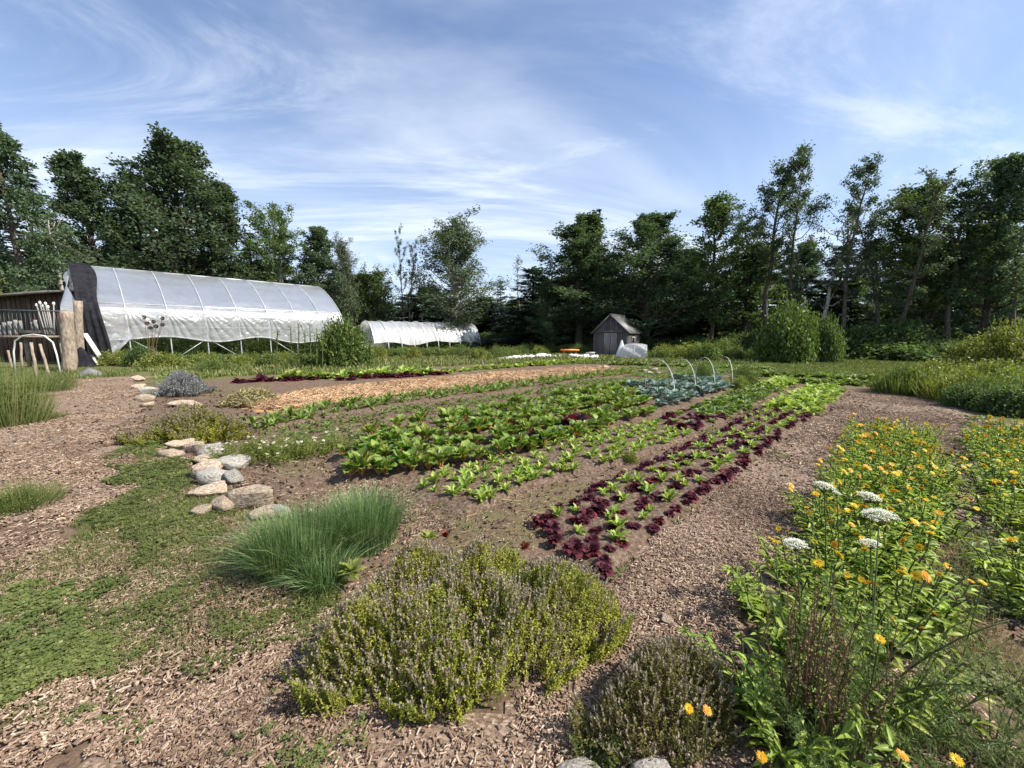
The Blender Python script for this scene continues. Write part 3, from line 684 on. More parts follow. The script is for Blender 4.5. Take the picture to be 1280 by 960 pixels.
for i in (1, 2, 3, 5):
    a, b = rib_s[i], rib_s[i] + TL / (NR - 1)
    tkid('brace', MB().tube(T(np.array([a, b]), np.array([4.1, 4.1]), np.array([1.3, .05]) if i % 2 else np.array([.05, 1.3])), .018, 5), M['pipe'])
u_, z_ = arch(np.linspace(0.1, 1.95, 30)); 
V2, T2 = np.meshgrid(np.linspace(0, 1, 8), np.linspace(.12, 1.88, 30), indexing='ij')
u_, z_ = arch(T2); z2 = z_ * (1 - V2) + .1 * V2
tkid('end_wall', MB().add(T(TL - .02 - .03 * np.sin(V2 * 9), u_ * 1.0, z2).reshape(-1, 3), grid_faces(8, 30)), M['poly'])
# torn flap of film at the near end
V2, S2 = np.meshgrid(np.linspace(0, 1, 16), np.linspace(0, 1, 8), indexing='ij')
u_, z_ = arch(.30 + .55 * V2); 
tkid('end_flap', MB().add(T(-.15 - .40 * S2 * (1 - V2) ** .6 + .10 * np.sin(V2 * 8 + S2 * 3), u_ + .1 * S2, z_ - .25 * S2).reshape(-1, 3), grid_faces(16, 8)), M['poly_dense'])
V2, S2 = np.meshgrid(np.linspace(0, 1, 20), np.linspace(0, 1, 10), indexing='ij')
tkid('loose_corner', MB().add(T(1.0 + .9 * S2 * (1 - .6 * V2) - .5 * V2, 4.2 + .3 * np.sin(V2 * 5 + S2 * 6) * .4 + .25 * V2, 1.5 - 1.3 * V2 + .12 * np.sin(S2 * 9)).reshape(-1, 3), grid_faces(20, 10)), M['poly_dense'])
# black shade cloth over the near end
V2, S2 = np.meshgrid(np.linspace(.06, 1.05, 50), np.linspace(0, 1, 26), indexing='ij')
u_, z_ = arch(V2)
wv = .10 * np.sin(V2 * 9 + 1) + .15 * (V2 < .5) * (0.5 - V2)
uo = u_ + .22 + .06 * np.sin(S2 * 22 + V2 * 3) * np.clip(1.1 - V2, .2, 1) + .12 * (1 - np.clip(V2, 0, 1))
bm = MB().add(T(-.05 + S2 * (.85 + wv), uo, z_ + .07 + .02 * np.sin(S2 * 19)).reshape(-1, 3), grid_faces(50, 26))
sc_ = obj('shade_cloth', bm.mesh('shade_cloth', M['black'], True)); tag(sc_, 'black shade cloth draped over the near end of the big polytunnel', 'cloth')

# ------------------------------------------------------------------ small tunnel behind
FB = PY(586, 430, 44)[:2]; FA = FB - 11.6 * np.array([.77, .64])
fax = (FB - FA) / np.linalg.norm(FB - FA); FL = float(np.linalg.norm(FB - FA)); fpe = np.array([fax[1], -fax[0]])
ft = thing('low_tunnel', 'low white plastic tunnel behind the round bush', 'polytunnel', (float(FA[0]), float(FA[1]), 0))
def F(s, u, z):
    s = np.asarray(s, float); b = FA[None] + s[..., None] * fax[None] + (np.asarray(u)[..., None]) * fpe[None]
    return np.concatenate([b, np.asarray(z)[..., None]], -1)
def fkid(name, mb_, mat):
    me = mb_.mesh(name, mat, True); me.transform(Matrix.Translation((-float(FA[0]), -float(FA[1]), 0))); return obj(name, me, ft)
S2, A2 = np.meshgrid(np.linspace(0, FL, 150), np.linspace(0, 1, 30), indexing='ij')
fh = .75 + .22 * np.sin(S2 * 1.1 + .6) * np.sin(S2 * .37); a0 = np.arcsin(np.clip((fh - .1) / 2.75, 0, 1)); ang = a0 + A2 * (math.pi - 2 * a0 * 0 - a0)
rr = 1 + .03 * (fbm(S2 * 1.2, A2 * 6, 15) - .5) - .025 * np.abs(np.sin(S2 / FL * 9 * math.pi)) + .012 * np.sin(S2 * 7 + A2 * 8)
fkid('cover', MB().add(F(S2, 2.4 * np.cos(ang) * rr, .1 + 2.75 * np.sin(ang) * rr).reshape(-1, 3), grid_faces(150, 30)), M['poly_far'])
for i in range(10):
    ang = np.linspace(0, math.pi, 24); fkid('hoop', MB().tube(F(np.full(24, FL * i / 9), 2.38 * np.cos(ang), .1 + 2.74 * np.sin(ang)), .05, 5), M['pipe'])
V2, A2 = np.meshgrid(np.linspace(0, 1, 6), np.linspace(.15, math.pi - .15, 20), indexing='ij')
fkid('end_wall', MB().add(F(np.full(V2.shape, FL - .01), 2.38 * np.cos(A2), .1 + 2.72 * np.sin(A2) * (1 - V2)).reshape(-1, 3), grid_faces(6, 20)), M['poly_far'])

# ------------------------------------------------------------------ weathered garden shed
SL, SR = PY(741, 444, 29.6)[:2], PY(784.5, 446, 28.0)[:2]
sx = (SR - SL) / np.linalg.norm(SR - SL); SW = float(np.linalg.norm(SR - SL)); sy = np.array([-sx[1], sx[0]]); SD = 2.6
shed = thing('garden_shed', 'small weathered grey board shed with double door and metal roof', 'shed', (float(SL[0]), float(SL[1]), 0), math.atan2(sx[1], sx[0]))
WH, RH = 1.74, 2.98
def board(parent, name, c, size, mat, Mx=None): return obj(name, MB().box(c, size, Mx).mesh(name, mat), parent)
nb = 13; bw = SW / nb
for i in range(nb):
    xc = (i + .5) * bw; hx = WH + (RH - WH) * (1 - abs(xc - SW / 2) / (SW / 2)) - .10
    w = bw - .012
    m_ = MB(); x0, x1 = xc - w / 2, xc + w / 2
    h0 = WH + (RH - WH) * (1 - abs(x0 - SW / 2) / (SW / 2)) - .10; h1 = WH + (RH - WH) * (1 - abs(x1 - SW / 2) / (SW / 2)) - .10
    dy = .01 * (i % 2)
    v = [(x0, -.012 - dy, 0), (x1, -.012 - dy, 0), (x1, -.012 - dy, h1), (x0, -.012 - dy, h0), (x0, .03, 0), (x1, .03, 0), (x1, .03, h1), (x0, .03, h0)]
    m_.add(v, [(0, 1, 2, 3), (1, 5, 6, 2), (4, 0, 3, 7), (3, 2, 6, 7), (5, 4, 7, 6)])
    obj('front_board', m_.mesh('front_board', M['grey_board']), shed)
for i in range(14):
    yc = .05 + (i + .5) * (SD - .05) / 14
    board(shed, 'side_board', (SW - .01 + .01 * (i % 2), yc, WH / 2), (.04, (SD - .05) / 14 - .012, WH), M['grey_board'])
board(shed, 'back_wall', (SW / 2, SD, WH / 2), (SW - .1, .04, WH), M['grey_board'])
board(shed, 'side_wall', (.02, SD / 2 + .03, WH / 2), (.04, SD - .1, WH), M['grey_board'])
for sgn in (-1, 1):
    dr = obj('door', None, shed); 
    for k in range(3):
        obj('door_board', MB().box((SW * .5 + .03 + sgn * (.10 + k * .165), -.075 - .006 * (k % 2), .83), (.155, .03, 1.62)).mesh('door_board', M['pale_board']), dr)
board(shed, 'door_rail', (SW * .5, -.07, 1.74), (SW * .72, .05, .14), M['grey_board'])
ra = math.atan2(RH - WH, SW / 2); sl = math.hypot(RH - WH, SW / 2) + .22
for sgn in (-1, 1):
    ca_, sa_ = math.cos(ra), math.sin(ra) * -sgn
    Mx = np.array([(ca_, 0, -sa_ * 1), (0, 1, 0), (sa_, 0, ca_)])
    cx_ = SW / 2 + sgn * math.cos(ra) * sl / 2; cz_ = RH + .02 - math.sin(ra) * sl / 2
    ro = obj('roof', MB().box((cx_, SD / 2 - .02, cz_), (sl, SD + .34, .035), Mx).mesh('roof', M['tin']), shed)
    for k in range(7):
        obj('roof_seam', MB().box((cx_ - Mx[0, 2] * -.0 + Mx[0, 2] * .028, -.13 + k * (SD + .2) / 6, cz_ + Mx[2, 2] * .028), (sl - .02, .03, .02), Mx).mesh('roof_seam', M['tin']), ro)
board(shed, 'ridge_cap', (SW / 2, SD / 2 - .02, RH + .045), (.16, SD + .36, .03), M['tin'])
win = board(shed, 'window', (SW + .025, 1.0, 1.15), (.03, .5, .45), M['white_board']); obj('pane', MB().box((SW + .045, 1.0, 1.15), (.012, .4, .35)).mesh('pane', M['black']), win)
# things around the shed
def cone_cloth(name, c, r, h, label, cat, seed, mat, flat=1.0, tip=(0, 0)):
    a, b = np.meshgrid(np.linspace(0, 2 * math.pi, 25), np.linspace(0, 1, 12), indexing='ij')
    q = (1 - b) ** .75; rad = r * q * (1 + .18 * np.sin(a * 5 + seed) * (1 - b) + .1 * np.sin(a * 9 + b * 4 + seed)) + .02
    v = np.stack([rad * np.cos(a) + tip[0] * b, flat * rad * np.sin(a) + tip[1] * b, h * b], -1)
    return tag(obj(name, MB().add(v.reshape(-1, 3), grid_faces(25, 12)).mesh(name, mat, True), None, (*c[:2], gz(c[0], c[1]))), label, cat)
c = P(775, 447.5); cone_cloth('cloth_bundle', c, .30, 1.2, 'pointed white cloth bundle leaning at the shed corner', 'cloth', 1, M['fabric'], .5, (.12, .1))
c = P(794, 447.8); dm = thing('film_cloche', 'crumpled translucent plastic cloche beside the shed wall', 'cloche', (c[0], c[1], 0), 1.15)
a, b = np.meshgrid(np.linspace(0, math.pi, 25), np.linspace(-.7, .7, 12), indexing='ij')
w_ = 1 + .12 * np.sin(a * 7 + b * 5) * .5 + .1 * (fbm(a * 3, b * 4, 2) - .5)
obj('film', MB().add(np.stack([.68 * np.cos(a) * w_, b, .95 * np.sin(a) * w_ * (1 - .25 * b * b)], -1).reshape(-1, 3), grid_faces(25, 12)).mesh('film', M['film'], True), dm)
for bb in (-.7, 0, .7):
    an = np.linspace(0, math.pi, 20); obj('hoop', MB().tube(np.stack([.68 * np.cos(an), 0 * an + bb, .97 * np.sin(an) * (1 - .25 * bb * bb)], 1), .014, 5).mesh('hoop', M['pipe']), dm)
c = P(738, 446); tag(obj('white_bucket', MB().tube([(0, 0, 0), (0, 0, .28), (0, 0, .3)], [.26, .32, .34], 12).mesh('white_bucket', M['fabric'], True), None, (c[0], c[1], .02)), 'white tub standing left of the shed door', 'tub')
c = P(712, 444.5); sb = thing('garden_sled', 'orange plastic tray resting in the grass left of the shed', 'tray', (c[0], c[1], 0), .15)
obj('tray', MB().box((0, 0, .36), (1.25, .6, .05)).box((0, -.3, .41), (1.25, .05, .1)).box((0, .3, .41), (1.25, .05, .1)).box((-.62, 0, .41), (.05, .55, .09)).box((.62, 0, .41), (.05, .55, .09)).mesh('tray', M['orange']), sb)
for xx in (-.45, .45):
    for yy in (-.2, .2): obj('leg', MB().box((xx, yy, .17), (.06, .06, .34)).mesh('leg', M['orange']), sb)
# floating row cover lying on the ground: long crumpled sheets
def row_cover(pxa, pxb, wid, label, seed):
    A, B = P(*pxa)[:2], P(*pxb)[:2]; n = 60; k = 9
    d = (B - A); pe = nrm(np.array([-d[1], d[0]]))
    s_, v_ = np.meshgrid(np.linspace(0, 1, n), np.linspace(-1, 1, k), indexing='ij')
    wd = wid * (.6 + .8 * fbm(s_ * 9, 0 * s_, seed)) * np.clip(np.minimum(s_, 1 - s_) * 10, .1, 1)
    x = A[0] + d[0] * s_ + pe[0] * (v_ * wd + .3 * (fbm(s_ * 5, 0 * s_, seed + 3) - .5)); y = A[1] + d[1] * s_ + pe[1] * (v_ * wd)
    z = gz(x, y) + .015 + (.32 * fbm(s_ * 14, v_ * 2, seed + 6) ** 1.5) * (1 - np.abs(v_) ** 3)
    return tag(obj('row_cover', MB().add(np.stack([x, y, z], -1).reshape(-1, 3), grid_faces(n, k)).mesh('row_cover', M['fabric'], True)), label, 'row cover')
row_cover((622, 449), (705, 445), .45, 'long white row cover lying crumpled on the ground', 3)
row_cover((712, 446), (746, 448), .5, 'short heap of white row cover left of the shed', 9)
# pale stones bordering the far end of the straw
stone_cache = []
def stone_mesh(seed):
    rs = np.random.default_rng(seed)
    n, k = 26, 15; th, ph = np.meshgrid(np.linspace(0, 2 * math.pi, n, endpoint=False), np.linspace(-math.pi / 2, math.pi / 2, k), indexing='ij')
    v = np.stack([np.cos(ph) * np.cos(th), np.cos(ph) * np.sin(th), np.sin(ph)], -1)
    e = .55 + .2 * rs.random(); v = np.sign(v) * np.abs(v) ** e
    for _ in range(16):                    # worn flat faces
        d = rs.normal(size=3); d /= np.linalg.norm(d); o_ = .60 + .28 * rs.random(); pr = v @ d
        v = v - np.maximum(pr - o_, 0)[..., None] * d * .97
    v = v * (1 + .06 * np.sin(v[..., :1] * 5 + rs.random() * 6) * np.cos(v[..., 1:2] * 4 + rs.random() * 6))
    id_ = np.arange(n * k).reshape(n, k); a = id_; b = np.roll(id_, -1, 0)
    q = np.stack([a[:, :-1], b[:, :-1], b[:, 1:], a[:, 1:]], -1).reshape(-1, 4)
    return MB().add(v.reshape(-1, 3), q)
for i in range(8): stone_cache.append(stone_mesh(100 + i))
def stone(px, py, wpx, hpx, label, mat='stone', seed=0, rz=0.0, group=None, dz=0.0, deep=.85):
    c = P(px, py + hpx * .35); D = math.hypot(c[1], CAM_H) ; zc_ = c[1] * cp + CAM_H * sp
    w = wpx * zc_ / FPX / 2 * 1.22; h = hpx * zc_ / FPX / 2 * 1.15
    o = obj('stone', stone_cache[seed % 8].mesh('stone', M[mat], True), None, (c[0], c[1], gz(c[0], c[1]) + h * .7 + dz), 0)
    o.scale = (w, w * deep, h); o.rotation_euler = (R(U(-10, 10)), R(U(-12, 12)), rz)
    return tag(o, label, 'stone', group)
for i, (a, b, w) in enumerate([(748, 459, 6), (757, 460, 8), (779, 463, 7), (787, 464, 8), (806, 463, 6), (812, 466, 7), (818, 463, 9), (822, 466, 6)]):
    stone(a, b, w, w * .6, 'small pale stone in the row beyond the straw bed', seed=i, group='small stones beyond the straw bed')
# stones of the pile by the path (traced from the photo)
for i, (a, b, w, h, lab, mt) in enumerate([
        (216, 566, 24, 11, 'flat pale stone at the left end of the pile, nearest the path', 'stone'),
        (222, 556, 22, 12, 'rounded tan stone at the back left of the pile', 'stone'),
        (235, 554, 17, 11, 'small brown stone tucked at the back of the pile', 'stone'),
        (246, 558, 22, 17, 'pointed pinkish tan stone standing at the back of the pile', 'stone'),
        (266, 562, 28, 19, 'grey stone with a pale top at the back right of the pile', 'granite'),
        (254, 574, 20, 11, 'small pale stone half sunk in weeds in mid pile', 'stone'),
        (291, 580, 36, 17, 'smooth oval grey boulder at the right of the pile', 'granite'),
        (257, 587, 34, 24, 'big speckled cream stone in the middle of the pile', 'stone'),
        (272, 596, 34, 20, 'slanted grey wedge stone in the middle of the pile', 'granite'),
        (294, 598, 22, 19, 'white grey blocky stone under the oval boulder', 'granite'),
        (265, 613, 38, 14, 'long flat cream stone at the front of the pile', 'stone'),
        (319, 622, 48, 32, 'big layered brown stone at the right end of the pile', 'stone'),
        (320, 612, 16, 13, 'small tan stone perched behind the layered brown stone', 'stone'),
        (279, 633, 28, 18, 'round cream stone at the lower front of the pile', 'stone'),
        (252, 641, 22, 12, 'small pinkish stone lowest and leftmost of the pile', 'stone'),
        (326, 643, 36, 14, 'flat pinkish slab below the layered brown stone', 'stone'),
        (352, 640, 18, 16, 'grey stone half hidden by the chives', 'granite'),
        (174, 474, 13, 8, 'upper pale stone by the lavender at the path edge', 'stone'),
        (174, 483, 14, 6, 'lower pale stone by the lavender at the path edge', 'stone'),
        (187, 489, 18, 12, 'light grey rock left of the lavender', 'granite'),
        (183, 497, 20, 7, 'flat tan slab below the light grey rock', 'stone'),
        (230, 506, 34, 6, 'long flat pale slab behind the small thyme', 'stone'),
        (184, 507, 14, 6, 'small pale slab at the left of the small thyme', 'stone'),
        (808, 972, 50, 30, 'rounded grey rock at the bottom edge below the dark thyme', 'granite'),
        (722, 980, 60, 34, 'shaded flat grey rock at the bottom edge beside the chips', 'granite'),
        (832, 776, 16, 11, 'lone brown pebble on the wood chip path', 'stone'),
        (338, 881, 16, 9, 'lone white pebble in the front wood chips', 'stone')]):
    stone(a, b, w, h, lab, mt, seed=i, rz=U(-.3, .3), deep=.8)

# ------------------------------------------------------------------ brown barn wall, log posts and rack at the left
BR, BLf = PY(89, 440, 21.2)[:2], PY(-60, 440, 26.5)[:2]
bx_ = (BLf - BR) / np.linalg.norm(BLf - BR); BLn = float(np.linalg.norm(BLf - BR))
barn = thing('open_barn', 'dark brown board and batten barn at the left edge', 'barn', (float(BR[0]), float(BR[1]), 0), math.atan2(bx_[1], bx_[0]))
HB = 3.75
# local: x along to the left, +y ... camera side is +y after this rotation (x points left, away)
nbd = 26; bw = BLn / nbd
for i in range(nbd):
    obj('board', MB().box(((i + .5) * bw, 0, HB / 2), (bw - .015, .03, HB)).mesh('board', M['brown_board']), barn)
    obj('batten', MB().box((i * bw, .03, HB / 2 - .04), (.06, .035, HB - .08)).mesh('batten', M['brown_board']), barn)
Mx = np.array([(1, 0, 0), (0, math.cos(.16), -math.sin(.16)), (0, math.sin(.16), math.cos(.16))])
board(barn, 'roof', (BLn / 2, -1.5, HB + .32), (BLn + .5, 4.4, .10), M['tin'], np.array([(1, 0, 0), (0, math.cos(-.14), -math.sin(-.14)), (0, math.sin(-.14), math.cos(-.14))]))
board(barn, 'fascia', (BLn / 2 - .1, .62, HB + .01), (BLn + .3, .05, .16), M['brown_board'])
board(barn, 'end_wall', (.02, -1.6, HB / 2), (.04, 3.1, HB), M['brown_board'])
board(barn, 'back_wall', (BLn / 2, -3.2, HB / 2), (BLn - .1, .04, HB), M['brown_board'])
def log_post(px, pb, pt, wpx, label, lean):
    c = P(px, pb); D = c[1]; t = PY(px + lean, pt, D); r = wpx * D / FPX / 2
    o = thing('log_post', label, 'post', (c[0], c[1], 0))
    z = np.linspace(-.05, t[2], 10); w = np.stack([np.linspace(0, t[0] - c[0], 10) + rng.normal(0, .012, 10), rng.normal(0, .012, 10), z], 1)
    obj('trunk', MB().tube(w, r * (1.06 - .12 * np.linspace(0, 1, 10)) * U(.95, 1.05, 10), 14).mesh('trunk', M['log'], True), o)
    return o
log_post(88, 465, 389, 13, 'thick barkless log post nearest the camera at the left', -5)
log_post(100, 457.5, 376, 8.5, 'thinner log post behind the thick one, against the barn', -3)
def stick(name, a, b, r, mat, label, cat, group=None, sides=7):
    a = np.asarray(a, float); b = np.asarray(b, float); m_ = (a + b) / 2
    pts = np.linspace(a, b, 5) - a; pts[1:4] += rng.normal(0, r * .15, (3, 3))
    return tag(obj(name, MB().tube(pts, r, sides).mesh(name, M[mat], True), None, a), label, cat, group)
# potting shelf between posts
Dsh = 18.0
sh = thing('potting_bench', 'rough plank bench carrying wooden stakes at the left edge', 'bench', (*PY(30, 460, Dsh)[:2], 0))
L0 = PY(30, 460, Dsh)
def loc(px, py, Y): 
    q = PY(px, py, Y); return np.array([q[0] - L0[0], q[1] - L0[1], q[2]])
e0, e1 = loc(-30, 421, Dsh), loc(79, 420.5, Dsh)
obj('top_board', MB().box((e0 + e1) / 2, (e1[0] - e0[0], .45, .09)).mesh('top_board', M['log']), sh)
for px in (-20, 28, 72):
    q = loc(px, 421, Dsh); obj('leg', MB().box((q[0], .1, q[2] / 2), (.1, .1, q[2])).mesh('leg', M['log']), sh)
q0, q1 = loc(28, 416, Dsh + .1), loc(54, 413, Dsh + .1)
obj('upper_board', MB().box((q0 + q1) / 2, (q1[0] - q0[0], .25, .12)).mesh('upper_board', M['log']), sh)
for i, (px, t, b, w) in enumerate([(1, 407, 419, 5), (7, 403, 420, 5), (14, 402, 420, 6), (21, 400, 419, 6), (27, 401, 414, 5), (41, 403, 413, 3), (46, 400, 413, 5)]):
    a_, b_ = PY(px, b, Dsh), PY(px - 2, t, Dsh + .05)
    stick('wooden_stake', a_, b_, w * Dsh / FPX / 2 * .62, 'pale_board', 'short grey wooden stake stood upright on the plank bench', 'stake', 'stakes on the plank bench')
for i, (b, t) in enumerate([((57, 418), (46, 382)), ((60, 418), (50, 379)), ((63, 418), (54, 383)), ((65, 418), (57, 380)), ((67, 418), (60, 384)), ((68, 418), (67, 380))]):
    a_, b_ = PY(*b, Dsh - .1), PY(*t, Dsh + .35)
    pl = thing('long_pole', 'thin pole with a white tip leaning in the bundle on the bench', 'pole', a_, 0, 'white tipped poles in the bundle')
    v_ = b_ - a_
    obj('shaft', MB().tube(np.linspace((0, 0, 0), v_, 3), .025, 6).mesh('shaft', M['pale_board']), pl)
    obj('tip', MB().tube([v_ * .97, v_ * 1.0, v_ * 1.06], [.035, .055, .035], 8).mesh('tip', M['white_board'], True), pl)
wr0, wr1 = PY(-20, 387, 17.8), PY(76, 389, 17.8)
wf = thing('wire_rail', 'thin dark rail with hanging strings across the barn front', 'rail', wr0)
obj('rail', MB().tube([(0, 0, 0), wr1 - wr0], .03, 6).mesh('rail', M['teal']), wf)
for i in range(18):
    q = (wr1 - wr0) * (i + .5) / 18; obj('string', MB().tube([q, q + np.array([U(-.1, .1), 0, -1.1 - U(0, .3)])], .008, 4).mesh('string', M['teal']), wf)
for px in (76,): obj('upright', MB().tube([(wr1 - wr0), (wr1 - wr0) * np.array([1, 1, 0]) + np.array([0, 0, -wr1[2]])], .03, 6).mesh('upright', M['teal']), wf)
Dh = P(60, 470)[1]
hpts = [PY(a, b, Dh) for a, b in [(20, 470), (17, 440), (19, 426), (28, 420), (42, 418), (56, 420), (66, 428), (71, 444), (76, 469)]]
hpts[0][2] = 0; hpts[-1][2] = -.02
tag(obj('bent_pipe', MB().tube(np.array(hpts) - hpts[0], .026, 7).mesh('bent_pipe', M['pvc'], True), None, hpts[0]), 'grey pipe bent into an arch before the barn', 'pipe')
for (b, t, lab) in [((46, 475), (39, 428), 'weathered stake standing inside the bent pipe, nearer the left edge'), ((62, 471), (50, 430), 'weathered stake leaning inside the bent pipe, nearer the log post'), ((15, 462), (10, 438), 'weathered stake at the left edge half hidden by grass'), ((28, 462), (26, 428), 'thin upright stake under the plank bench')]:
    c = P(*b); stick('garden_stake', c, PY(*t, c[1] + .1), .04, 'log', lab, 'stake')
for (b, t, r, lab) in [((132, 457), (106, 417), .10, 'widest white board leaning on the log post by the shade cloth'), ((122, 456), (105, 428), .05, 'narrow white board leaning lower beside the widest one')]:
    c = P(*b); e = PY(*t, c[1] + .25); d = e - c; ln = np.linalg.norm(d)
    Mr = np.array(Vector(d).to_track_quat('Z', 'Y').to_matrix())
    tag(obj('leaning_board', MB().box(d / 2, (r * 2, .05, ln), Mr).mesh('leaning_board', M['white_board']), None, c), lab, 'board')
c = P(104, 458.5); cone_cloth('black_sack', c, .5, .95, 'slumped black sack at the foot of the log post', 'sack', 3, M['black'], .7)
c = P(113, 470); cone_cloth('grey_sack', c, .42, .28, 'low grey crumpled sack on the grass before the posts', 'sack', 5, M['tin'], .7)

# hoops over the kale
for i, (xa, ya, xb, yb, xt, yt, lab) in enumerate([
        (806, 488, 843, 506, 822, 450, 'nearest white hoop over the blue kale'),
        (838, 483, 869, 497, 852, 449, 'second white hoop over the kale, counted from the nearest'),
        (868, 480, 893, 492, 880, 447, 'third white hoop over the kale, counted from the nearest'),
        (896, 476, 915, 486, 905, 446, 'farthest white hoop over the kale')]):
    A, B = P(xa, ya), P(xb, yb); mid = (A + B) / 2; top = PY(xt, yt, mid[1])[2]; an = np.linspace(0, math.pi, 28)
    pts = np.stack([mid[0] + (A[0] - B[0]) / 2 * np.cos(an), mid[1] + (A[1] - B[1]) / 2 * np.cos(an), top * np.sin(an) ** .75], 1)
    tag(obj('hoop', MB().tube(pts - A, .0075, 6).mesh('hoop', M['pvc'], True), None, A), lab, 'hoop')

# ------------------------------------------------------------------ trees
def tree_meshes(seed, H, base, rad, nl, nt, m, lsize, lmat, bmat, shape='oval', r0=.16, lean=0.0, stems=1, rise=(.35, 1.1), clump=.52, droop=0.0):
    rs = np.random.default_rng(seed)
    wood = MB(); lp = []; ld = []
    for st in range(stems):
        off = (rs.normal(0, .25, 2) if stems > 1 else np.zeros(2)); ln = lean + (rs.normal(0, .14) if stems > 1 else 0); ly = rs.normal(0, .06)
        tz = np.linspace(0, 1, 12); wob = np.cumsum(rs.normal(0, .012, (12, 2)), 0) * H * .5
        wob[0] = 0
        Hs = H * (1 if st == 0 else rs.uniform(.75, .97))
        tp = np.stack([off[0] + wob[:, 0] + ln * tz * Hs + .02 * H * np.sin(tz * 5 + seed), off[1] + wob[:, 1] + ly * tz * Hs, tz * Hs], 1)
        tr = r0 * (1 - tz) ** .75 + .015
        tr[0] *= 1.25
        wood.tube(tp, tr, 7, False)
        n_ = nl // stems
        for i in range(n_):
            f = (i + rs.random()) / n_; t = base + (1 - base) * f ** .92
            if shape == 'oval': pr = math.sin(math.pi * min(1, .12 + .83 * f)) ** .7
            elif shape == 'dome': pr = min(1, .35 + f / .16) * (1 - f) ** .6 + .07
            elif shape == 'cone': pr = (1 - f) ** .85 + .06
            elif shape == 'vase': pr = .45 + .65 * math.sin(math.pi * min(.98, .15 + .75 * f))
            else: pr = (.30 + .70 * math.sin(math.pi * (.1 + .85 * f))) * (1.1 if rs.random() > .4 else .45)
            L = rad * pr * rs.uniform(.6, 1.18)
            az = i * 2.39996 + rs.normal(0, .4); el = rise[0] + (rise[1] - rise[0]) * f + rs.normal(0, .12)
            s0 = np.array([np.interp(t, tz, tp[:, k]) for k in range(3)])
            q = np.linspace(0, 1, 5)[:, None]; hd = np.array([math.cos(az), math.sin(az), 0])
            bend = (.22 - droop) * L
            pts = s0 + q * L * (hd * math.cos(el) + np.array([0, 0, math.sin(el)])) + q ** 2 * np.array([0, 0, bend]) + np.concatenate([np.zeros((1, 3)), rs.normal(0, .05 * L, (4, 3))])
            rl = max(.02, np.interp(t, tz, tr) * .45); wood.tube(pts, np.linspace(rl, .012, 5), 4, False)
            for j in range(nt):
                u = rs.uniform(.28, 1.0); a = np.array([np.interp(u, q[:, 0], pts[:, k]) for k in range(3)])
                d = nrm((pts[-1] - pts[0])[None])[0] * .7 + rs.normal(0, .55, 3) + np.array([0, 0, .15 - droop]); d = d / np.linalg.norm(d)
                tl = max(.35, L * rs.uniform(.14, .32)); e = a + d * tl
                if j < 3: wood.tube(np.stack([a, e]), [.014, .006], 3, False)
                k = max(2, int(m * rs.uniform(.5, 1.4))); w = rs.uniform(.2, 1.05, k)[:, None]
                lp.append(a + (e - a) * w + np.clip(rs.normal(0, 1, (k, 3)), -1.7, 1.7) * clump * tl * .6 * np.array([1, 1, .7])); ld.append(np.repeat(d[None], k, 0))
    lp = np.concatenate(lp); ld = np.concatenate(ld); n = len(lp)
    mz = lp.mean(0); shx = mz[:2] / mz[2] if n else np.zeros(2)       # the crown ends up above the foot
    lp[:, :2] -= lp[:, 2:3] * shx
    for a_ in wood.v: a_[:, :2] -= a_[:, 2:3] * shx
    d = nrm(ld * .5 + rs.normal(0, .6, (n, 3)) + np.array([0, 0, -.15])); up = nrm(rs.normal(0, .7, (n, 3)) + np.array([0, 0, .8]))
    X, Y, Zv = frames(d, up); sz = lsize * rs.uniform(.6, 1.35, n)
    cr = MB().inst(*QUAD_T, lp, X * (sz * .62)[:, None], Y * sz[:, None], Zv * sz[:, None])
    return wood.mesh('trunk', M[bmat], True), cr.mesh('crown', M[lmat])
def spruce_meshes(seed, H, rad, r0=.14, base=.06, step=.30, lmat='tree_c'):
    rs = np.random.default_rng(seed); wood = MB(); lp = []; ld = []; lu = []
    tz = np.linspace(0, 1, 8); wood.tube(np.stack([rs.normal(0, .03, 8), rs.normal(0, .03, 8), tz * H], 1), r0 * (1 - tz) + .012, 6, False)
    z = base * H
    while z < H * .98:
        f = (z / H - base) / (1 - base); L0 = rad * (1 - f) ** .8 + .12; nb_ = int(6 + 3 * (1 - f))
        for k in range(nb_):
            az = rs.uniform(0, 6.283); L = L0 * rs.uniform(.55, 1.15); q = np.linspace(0, 1, 4)[:, None]
            hd = np.array([math.cos(az), math.sin(az), 0.]); pts = np.array([0, 0, z + rs.uniform(-.1, .1)]) + q * L * (hd + np.array([0, 0, .25 - .45 * (1 - f)])) + (q ** 2) * np.array([0, 0, .12 * L])
            wood.tube(pts, np.linspace(.022, .006, 4), 3, False)
            n = int(10 + 30 * L); w = rs.uniform(.08, 1.05, n); side = np.cross(hd, (0, 0, 1.)) * (rs.choice([-1, 1], n) * rs.uniform(.15, 1, n))[:, None]
            p = np.stack([np.interp(w, q[:, 0], pts[:, c]) for c in range(3)], 1)
            lp.append(p + side * .05); ld.append(nrm(hd * .75 + side * .8 + np.array([0, 0, -.25]) + rs.normal(0, .22, (n, 3)))); 
        z += step * rs.uniform(.75, 1.25)
    lp = np.concatenate(lp); ld = np.concatenate(ld); n = len(lp); up = nrm(rs.normal(0, .35, (n, 3)) + np.array([0, 0, 1.]))
    X, Y, Zv = frames(ld, up); sz = rs.uniform(.18, .42, n)
    cr = MB().inst(*QUAD_T, lp, X * (sz * .30)[:, None], Y * sz[:, None], Zv * (sz * .6)[:, None])
    return wood.mesh('trunk', M['bark'], True), cr.mesh('crown', M[lmat])
PROTO = {}
